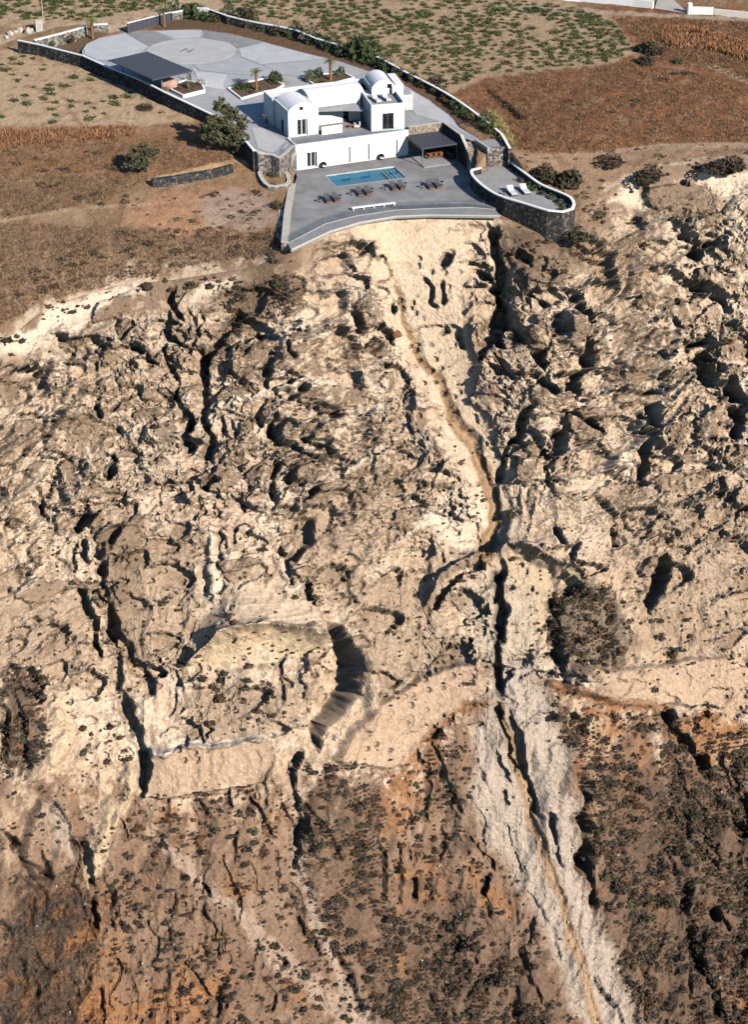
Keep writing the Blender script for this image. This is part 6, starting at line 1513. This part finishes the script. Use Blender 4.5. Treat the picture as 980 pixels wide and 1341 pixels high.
# lookout border
for k, (x, y) in enumerate([(20.2, -4.2), (20.9, -5.8), (21.7, -7.4), (22.7, -8.9), (23.7, -10.3), (24.6, -11.9), (25.1, -13.4), (24.9, -15.0)]):
    shrub(SM['green' if k % 3 else 'shrubg'][k % 6], (x - .35, y - .1, 1.0), (.7, .7, .75), 'border_shrub', ['border shrub at the head of the lookout, below the platform', 'second border shrub along the inner right wall of the lookout', 'third border shrub along the inner right wall of the lookout', 'border shrub level with the lookout loungers', 'border shrub just past the lookout loungers', 'border shrub where the lookout wall begins to curve', 'border shrub inside the curve of the lookout wall', 'last border shrub at the seaward tip of the lookout'][k], 'shrub', 'border shrubs of the lookout')
for px, py, r_, h_, k, lab in [(705, 233, 1.2, 1.2, 'shrubg', 'first olive brown bush outside the lookout wall'), (722, 236, 1.7, 1.7, 'shrubg', 'second olive brown bush outside the lookout wall'), (740, 241, 1.8, 1.9, 'shrubg', 'third and largest olive brown bush outside the lookout wall'), (752, 238, 1.2, 1.3, 'shrubm', 'last bush of the clump outside the lookout wall'), (675, 213, 1.0, .8, 'green', 'green shrub at the foot of the stone platform, outside the wall'), (760, 312, 1.6, .8, 'shrubg', 'dark green low bush below the tip of the lookout'),
                               (800, 216, 1.6, .9, 'shrubm', 'dark bush beside the cliff path, right of the lookout'), (848, 233, 2.2, .9, 'shrubm', 'long dark bush at the head of the cream cliff'), (365, 272, .9, .8, 'shrubg', 'olive bush on the slope beside the terrace edging'), (940, 222, 1.8, 1.2, 'shrubm', 'dark bush on the rim at the far right'), (965, 220, 1.6, 1.3, 'shrubm', 'last dark bush on the rim at the right edge'),
                               (843, 66, 1.6, 1.3, 'shrubg', 'grey-olive bush at the corner of the vineyard'), (858, 70, 1.4, 1.0, 'shrubm', 'second bush at the corner of the vineyard'), (846, 84, 1.5, 1.0, 'shrubm', 'third bush below the corner of the vineyard'), (890, 82, .9, .5, 'green', 'lone green shrub on the path right of the vineyard'), (190, 143, 1.3, .5, 'shrubm', 'flat dark heap of brush among the sparse vines'), (572, 108, .9, .5, 'shrubm', 'dark shrub at the lower tip of the vineyard')]:
    p = Wg(px, py); shrub(SD[k][random.randrange(5)], p, (r_, r_, h_ * 1.2), 'wild_shrub', lab, 'shrub', 'wild shrubs around the estate')
# vines
def in_poly(poly, x, y): return poly_sd(poly, np.array([x]), np.array([y]))[0] < 0
VY = [([(400, -8), (640, -8), (790, 18), (834, 66), (780, 84), (640, 96), (600, 112), (585, 116), (540, 88), (470, 58), (420, 42), (400, 30)], 'upper'), ([(-20, -8), (250, -8), (205, 8), (120, 26), (62, 26), (-20, 24)], 'far'), ([(290, -8), (400, -8), (396, 30), (345, 22), (300, 12)], 'mid'),
      ([(-20, 72), (40, 74), (110, 96), (190, 128), (225, 148), (150, 160), (-20, 160)], 'left')]
vines = []
for poly, nm in VY:
    P_ = np.array(poly); tries = {'upper': 8000, 'far': 3600, 'mid': 1200, 'left': 520}[nm]; dmin = {'upper': 1.28, 'far': 1.25, 'mid': 1.4, 'left': 2.0}[nm]; got = []
    for _ in range(tries):
        px = random.uniform(P_[:, 0].min(), P_[:, 0].max()); py = random.uniform(P_[:, 1].min(), P_[:, 1].max())
        if not in_poly(poly, px, py): continue
        p = W(px, py, 4.6 if nm != 'left' else 3.6)
        if float(fbm(np.array([p[0] * .13]), np.array([p[1] * .13]), 3, 900)[0]) < (-.25 if nm != 'left' else -.02): continue
        if any((p[0] - g_[0]) ** 2 + (p[1] - g_[1]) ** 2 < dmin ** 2 for g_ in got): continue
        got.append(p); vines.append((px, py, nm))
vines = [(Wg(px, py, 6), nm) for px, py, nm in vines]
vines.sort(key=lambda t: t[0][1])
LV = {'upper': 'leafy green vine in the sandy vineyard behind the villa', 'far': 'leafy green vine in the vineyard beyond the entrance road', 'mid': 'leafy vine beyond the back wall, above the helipad', 'left': 'low vine on the sparse sandy field below the long dark wall'}
rest = []
for k, (p, nm) in enumerate(vines):
    s = random.uniform(.38, .92)
    if k < 300: shrub(VM[k % 5], p, (s * random.uniform(.9, 1.4), s, s * .9), 'grape_vine', LV[nm], 'vine', 'vines: ' + LV[nm])
    else: rest.append((p, s))
if rest:
    q = np.array([r[0] for r in rest]); s = np.array([[r[1] * 1.1, r[1], r[1] * .9] for r in rest])
    tag(merge(VINE, q, s, np.random.RandomState(5).rand(len(q)) * 6.28, np.tile([.068, .085, .03], (len(q), 1)) * (.8 + .4 * np.random.RandomState(6).rand(len(q), 1)), 'distant_vines', M['cover']), 'farthest vines at the top edge of the vineyards', 'vines', kind='stuff')

# ------------------------------------------------------------------ wild shrubs on the face
rs = np.random.RandomState(11)
vis = (CPX > -60) & (CPX < 1040) & (CPY < 1400)
DZ = [(LOW, .30), ([(200, 1040), (350, 1020), (480, 1010), (520, 1100), (500, 1360), (250, 1360), (110, 1260), (130, 1160), (180, 1070)], .52), ([(405, 1000), (500, 1000), (490, 1280), (420, 1250)], .9), ([(490, 1000), (620, 960), (620, 1100), (700, 1230), (740, 1360), (470, 1360), (500, 1150)], .55), ([(490, 1180), (680, 1230), (730, 1360), (480, 1360)], .8),
      ([(750, 920), (990, 960), (990, 1360), (840, 1360), (790, 1220), (765, 1080)], .85), ([(800, 1010), (990, 1000), (990, 1360), (850, 1360)], .95), ([(722, 775), (770, 765), (812, 790), (812, 870), (760, 888), (724, 850)], 1.0), ([(810, 770), (900, 800), (960, 860), (860, 870), (800, 830)], .5), ([(690, 910), (770, 915), (780, 1010), (700, 1000)], .8),
      ([(0, 870), (60, 880), (60, 1000), (0, 1040)], .9), ([(80, 910), (180, 880), (180, 1000), (100, 1030)], .35), ([(250, 870), (390, 870), (395, 960), (350, 965), (270, 960)], .45), ([(480, 720), (600, 800), (620, 880), (520, 960), (480, 860)], .22), ([(0, 1040), (110, 1080), (120, 1180), (60, 1341), (0, 1341)], .3), ([(0, 660), (480, 620), (640, 640), (640, 900), (0, 900)], .26), ([(660, 700), (980, 660), (980, 900), (660, 900)], .22),
      ([(290, 370), (390, 340), (400, 400), (300, 450)], .7), ([(0, 330), (390, 310), (380, 345), (150, 374), (0, 440)], .5), ([(650, 300), (770, 310), (760, 350), (690, 390)], .45), ([(-40, 480), (0, 452), (60, 402), (150, 374), (230, 366), (330, 350), (378, 332), (385, 350), (330, 372), (230, 385), (150, 392), (70, 420), (0, 478), (-40, 510)], .5), ([(760, 300), (800, 246), (870, 218), (980, 208), (990, 228), (880, 240), (815, 262), (780, 310)], .5), ([(770, 270), (980, 250), (980, 420), (760, 430)], .10), ([(0, 440), (490, 400), (490, 640), (0, 640)], .13), ([(500, 480), (980, 430), (980, 700), (500, 720)], .12)]
dens = np.zeros(CPX.shape); step_ = np.s_[::3, ::3]
dd_ = np.zeros(CPX[step_].shape)
for poly, k in DZ: dd_ = np.maximum(dd_, k * sstep(14, -14, poly_sd(poly, CPX[step_], CPY[step_]) + 10 * noise(CPX[step_] * .05, CPY[step_] * .05, 33)))
dd_ *= vis[step_] * sstep(-.45, .10, fbm(CPX[step_] * .022, CPY[step_] * .022, 4, 34, .6))
dd_ *= 1 - .93 * sstep(4, -8, poly_sd(SCREE, CPX[step_], CPY[step_]))
cand = np.argwhere(rs.rand(*dd_.shape) < np.where(dd_ > .6, dd_ * 1.3, dd_ * .75)); rs.shuffle(cand)
cell = {}; pick = []
for j, i in cand:
    J, I = j * 3, i * 3; x, y, z = CXs[J, I], CYs[J, I], CZs[J, I]
    r0 = .18 + .5 * rs.rand() ** 2.4 + (.65 * rs.rand() if rs.rand() < .06 + .2 * (dd_[j, i] > .6) else 0)
    if dd_[j, i] < .31 and rs.rand() < .9: r0 = .12 + .2 * rs.rand() ** 1.5
    s_ = S[J]; key = (int(x), int(s_)); ok = True
    for a in (-1, 0, 1):
        for b_ in (-1, 0, 1):
            for (x2, s2, r2) in cell.get((key[0] + a, key[1] + b_), ()):
                if (x - x2) ** 2 + (s_ - s2) ** 2 < ((.5 if dd_[j, i] > .6 else .62) * (r0 + r2)) ** 2: ok = False
    if not ok: continue
    cell.setdefault(key, []).append((x, s_, r0)); pick.append((x, y, z, r0, CPX[J, I], CPY[J, I]))
print('all', len(pick)); pick = pick[:8500]
pick.sort(key=lambda t: -t[3])
print('shrubs on the face', len(pick), 'vines', len(vines))
def region(px, py):
    if py < 660: return 'on the upper cliff' if py > 460 else ('on the brown slope under the rim' if px < 500 else 'on the broken rim below the lookout')
    if py < 900: return 'in the dark bushy hollow right of the channel' if 715 < px < 830 and py > 750 else ('on the tan cliff band left of the grey channel' if px < 640 else 'on the tan cliff band right of the grey channel')
    if px < 200: return 'on the lower slope at the left edge'
    if px < 420: return 'on the reddish slope left of the pale gully'
    if px < 700: return 'on the slope between the pale gully and the grey scree'
    if px < 860: return 'on the dark slope just right of the grey scree'
    return 'on the dark slope at the right edge'
for k, (x, y, z, r0, px, py) in enumerate(pick[:300]):
    kind = ['shrubm', 'shrubm', 'shrubg', 'shrubr'][rs.randint(4)]; w_ = {'shrubm': 'dark brown', 'shrubg': 'olive brown', 'shrubr': 'rusty brown'}[kind]; lab = f'{w_} rounded dry shrub {region(px, py)}'
    shrub(SM[kind][k % 6], (x, y, z - .1), (r0 * rs.uniform(.9, 1.3), r0, r0 * rs.uniform(.9, 1.2)), 'dry_shrub', lab, 'shrub', lab)
if len(pick) > 300:
    q = np.array([p[:3] for p in pick[300:]]); r0 = np.array([p[3] for p in pick[300:]]); n = len(q)
    base = np.array([[.058, .042, .030], [.043, .034, .028], [.060, .048, .030], [.088, .051, .032]])[rs.randint(0, 4, n)] * rs.uniform(.75, 1.3, (n, 1))
    protos = [leaf_cloud(22, 140 + k, .27, dome(.75, .5, k)) for k in range(5)]; protos = [(np.r_[v, core(k, .7)[0]], np.r_[q_, core(k, .7)[1] + len(v)]) for k, (v, q_) in enumerate(protos)]
    tag(merge(protos, q - [0, 0, .08], np.c_[r0 * rs.uniform(.9, 1.3, n), r0, r0 * rs.uniform(.85, 1.2, n)], rs.rand(n) * 6.28, base, 'scrub_cover', M['cover']), 'small dry scrub scattered over the cliff slopes', 'scrub', kind='stuff')
# scrub along the rim and over the dry slopes of the plateau
rp = []
for poly, n_ in [([(110, 305), (200, 300), (390, 302), (382, 332), (250, 356), (110, 372), (-10, 430), (-10, 380)], 420), ([(160, 262), (340, 250), (360, 300), (220, 302)], 70), ([(-10, 195), (180, 190), (190, 262), (-10, 300)], 70), ([(640, 180), (860, 190), (990, 185), (990, 205), (800, 232), (760, 290)], 110), ([(650, 110), (980, 90), (980, 170), (700, 190)], 60), ([(700, 262), (790, 236), (800, 250), (765, 312), (700, 312)], 90)]:
    P_ = np.array(poly); c_ = 0
    while c_ < n_:
        px = random.uniform(P_[:, 0].min(), P_[:, 0].max()); py = random.uniform(P_[:, 1].min(), P_[:, 1].max()); c_ += 1
        if not in_poly(poly, px, py): continue
        q_ = Wg(px, py, 6)
        if poly_sd(LOOK, q_[:1], q_[1:2])[0] > .6 and poly_sd(TERR, q_[:1], q_[1:2])[0] > .8: rp.append((*q_, .15 + .5 * random.random() ** 2.2))
rp = np.array(rp); n = len(rp); protos = [leaf_cloud(30, 340 + k, .24, dome(.7, .5, k)) for k in range(5)]
tag(merge(protos, rp[:, :3], np.c_[rp[:, 3] * 1.2, rp[:, 3], rp[:, 3] * .9], rs.rand(n) * 6.28, np.array([[.07, .052, .036], [.10, .066, .042], [.062, .054, .034]])[rs.randint(0, 3, n)], 'rim_scrub', M['cover']), 'low dark scrub along the rim and dry slopes around the estate', 'scrub', kind='stuff')
# dry grass and reeds
def tufts(poly, n, h, colr, name, label, spread=.18, blades=6, seed=3, zhint=3.5):
    r = np.random.RandomState(seed); P_ = np.array(poly); pts = []
    px = r.uniform(P_[:, 0].min(), P_[:, 0].max(), n * 3); py = r.uniform(P_[:, 1].min(), P_[:, 1].max(), n * 3)
    k = poly_sd(poly, px, py) < 0; px, py = px[k][:n], py[k][:n]
    a = (px - CX) / F_PX; b_ = (CY - py) / F_PX; d = np.stack([a, cp + b_ * sp, -sp + b_ * cp], -1); z = np.full(len(px), zhint)
    for _ in range(7):
        q = CAM + d * ((z - CAM[2]) / d[:, 2])[:, None]
        i = np.clip(np.searchsorted(U, q[:, 0]), 0, len(U) - 1); t_ = np.clip(np.searchsorted(T, np.clip(q[:, 1] - ye0[i], 0, 90) * 1.0), 0, len(T) - 1)
        for _k in range(3):
            err = q[:, 1] - GY[t_, i]; t_ = np.clip(t_ + np.round(err / .36).astype(int), 0, 270)
        z = .4 * z + .6 * GZ[t_, i]
    q[:, 2] = z
    keep = noise(q[:, 0] * .25, q[:, 1] * .25, seed) > -.45 + .3 * r.normal(size=len(q)); q = q[keep]; m = len(q)
    base = np.repeat(q, blades, 0) + r.normal(size=(m * blades, 3)) * (spread, spread, 0); hh = h * (.5 + r.rand(m * blades, 1))
    lean = r.normal(size=(m * blades, 3)) * .3; lean[:, 2] = 1; tip = base + lean * hh
    t2 = r.normal(size=(m * blades, 3)) * (1, 1, 0); t2 /= np.linalg.norm(t2, axis=1, keepdims=True) + 1e-9; w_ = .035 + .10 * h * r.rand(m * blades, 1)
    v = np.stack([base - t2 * w_, base + t2 * w_, tip + t2 * w_ * .4, tip - t2 * w_ * .4], 1).reshape(-1, 3)
    C = np.repeat(np.repeat(np.array(colr)[r.randint(0, len(colr), m)] * r.uniform(.7, 1.3, (m, 1)), blades, 0), 4, 0)
    return tag(link(name, quads_mesh(name, v, np.arange(len(v)).reshape(-1, 4), M['cover'], C)), label, 'grass', kind='stuff')
DRY = [(.20, .11, .06), (.15, .09, .055), (.26, .17, .095), (.12, .075, .05)]
tufts([(862, 42), (900, 36), (990, 60), (990, 82), (930, 66), (880, 62)], 1100, .55, [(.33, .155, .075), (.28, .125, .06), (.36, .2, .11)], 'dry_reeds', 'belt of bright rust orange reeds across the dry field on the right', .25, 7, 5, 5.2)
tufts([(-10, 172), (90, 168), (175, 166), (180, 178), (90, 186), (-10, 192)], 1100, .38, [(.30, .145, .07), (.26, .12, .06), (.34, .2, .11)], 'dry_reeds', 'rust orange grassy bank along the upper left slope', .25, 7, 6, 3.2)
tufts([(600, 120), (650, 102), (830, 80), (990, 110), (990, 185), (860, 188), (780, 202), (690, 200), (662, 172)], 7000, .20, DRY, 'dry_grass', 'dry brown grass over the field right of the villa', .22, 4, 7, 3.8)
tufts([(800, 22), (990, 30), (990, 110), (860, 76), (835, 50)], 2600, .22, DRY, 'dry_grass', 'dry grass beyond the vineyard at the upper right', .22, 4, 8, 5.2)
tufts([(-10, 190), (180, 182), (270, 175), (320, 205), (200, 232), (140, 262), (-10, 290)], 5000, .18, DRY, 'dry_grass', 'dry brown grass on the slope left of the villa', .22, 4, 9, 2)
tufts([(-10, 292), (200, 300), (370, 300), (385, 325), (200, 358), (60, 395), (-10, 430)], 4600, .2, DRY + [(.10, .07, .05)], 'dry_grass', 'dry scrub grass along the left rim of the cliff', .25, 4, 10, -2)
tufts([(636, 142), (652, 152), (668, 178), (676, 198), (662, 190), (648, 170)], 420, .5, [(.34, .27, .11), (.28, .23, .09)], 'dry_grass', 'tall straw yellow grass outside the wall above the platform', .25, 5, 12, 3.6)

# loose stones on the scree and below the bands
st_w = sstep(8, -10, poly_sd(SCREE, CPX[step_], CPY[step_])) + .05 * sstep(880, 1000, CPY[step_]) + .02 * sstep(560, 700, CPY[step_])
cs = np.argwhere((rs.rand(*st_w.shape) < st_w * .3) & vis[step_])
pp = np.array([(CXs[j * 3, i * 3], CYs[j * 3, i * 3], CZs[j * 3, i * 3]) for j, i in cs]); n = len(pp)
def stone(seed):
    r = np.random.RandomState(seed); v = np.array([(x, y, z) for z in (-.5, .5) for y in (-.5, .5) for x in (-.5, .5)]) * r.uniform(.8, 1.2, (8, 3)); v[4:, :2] *= .7
    return v, np.array([(0, 2, 3, 1), (4, 5, 7, 6), (0, 1, 5, 4), (1, 3, 7, 5), (3, 2, 6, 7), (2, 0, 4, 6)])
sz = (.08 + .26 * rs.rand(n) ** 5)[:, None]
tag(merge([stone(k) for k in range(5)], pp + [0, -.03, .02], np.repeat(sz, 3, 1) * rs.uniform(.7, 1.4, (n, 3)), rs.rand(n) * 6.28, np.array([[.44, .385, .31], [.30, .255, .20], [.50, .45, .375]])[rs.randint(0, 3, n)], 'scree_stones', M['cover']), 'loose pale stones strewn over the scree chute', 'stones', kind='stuff')
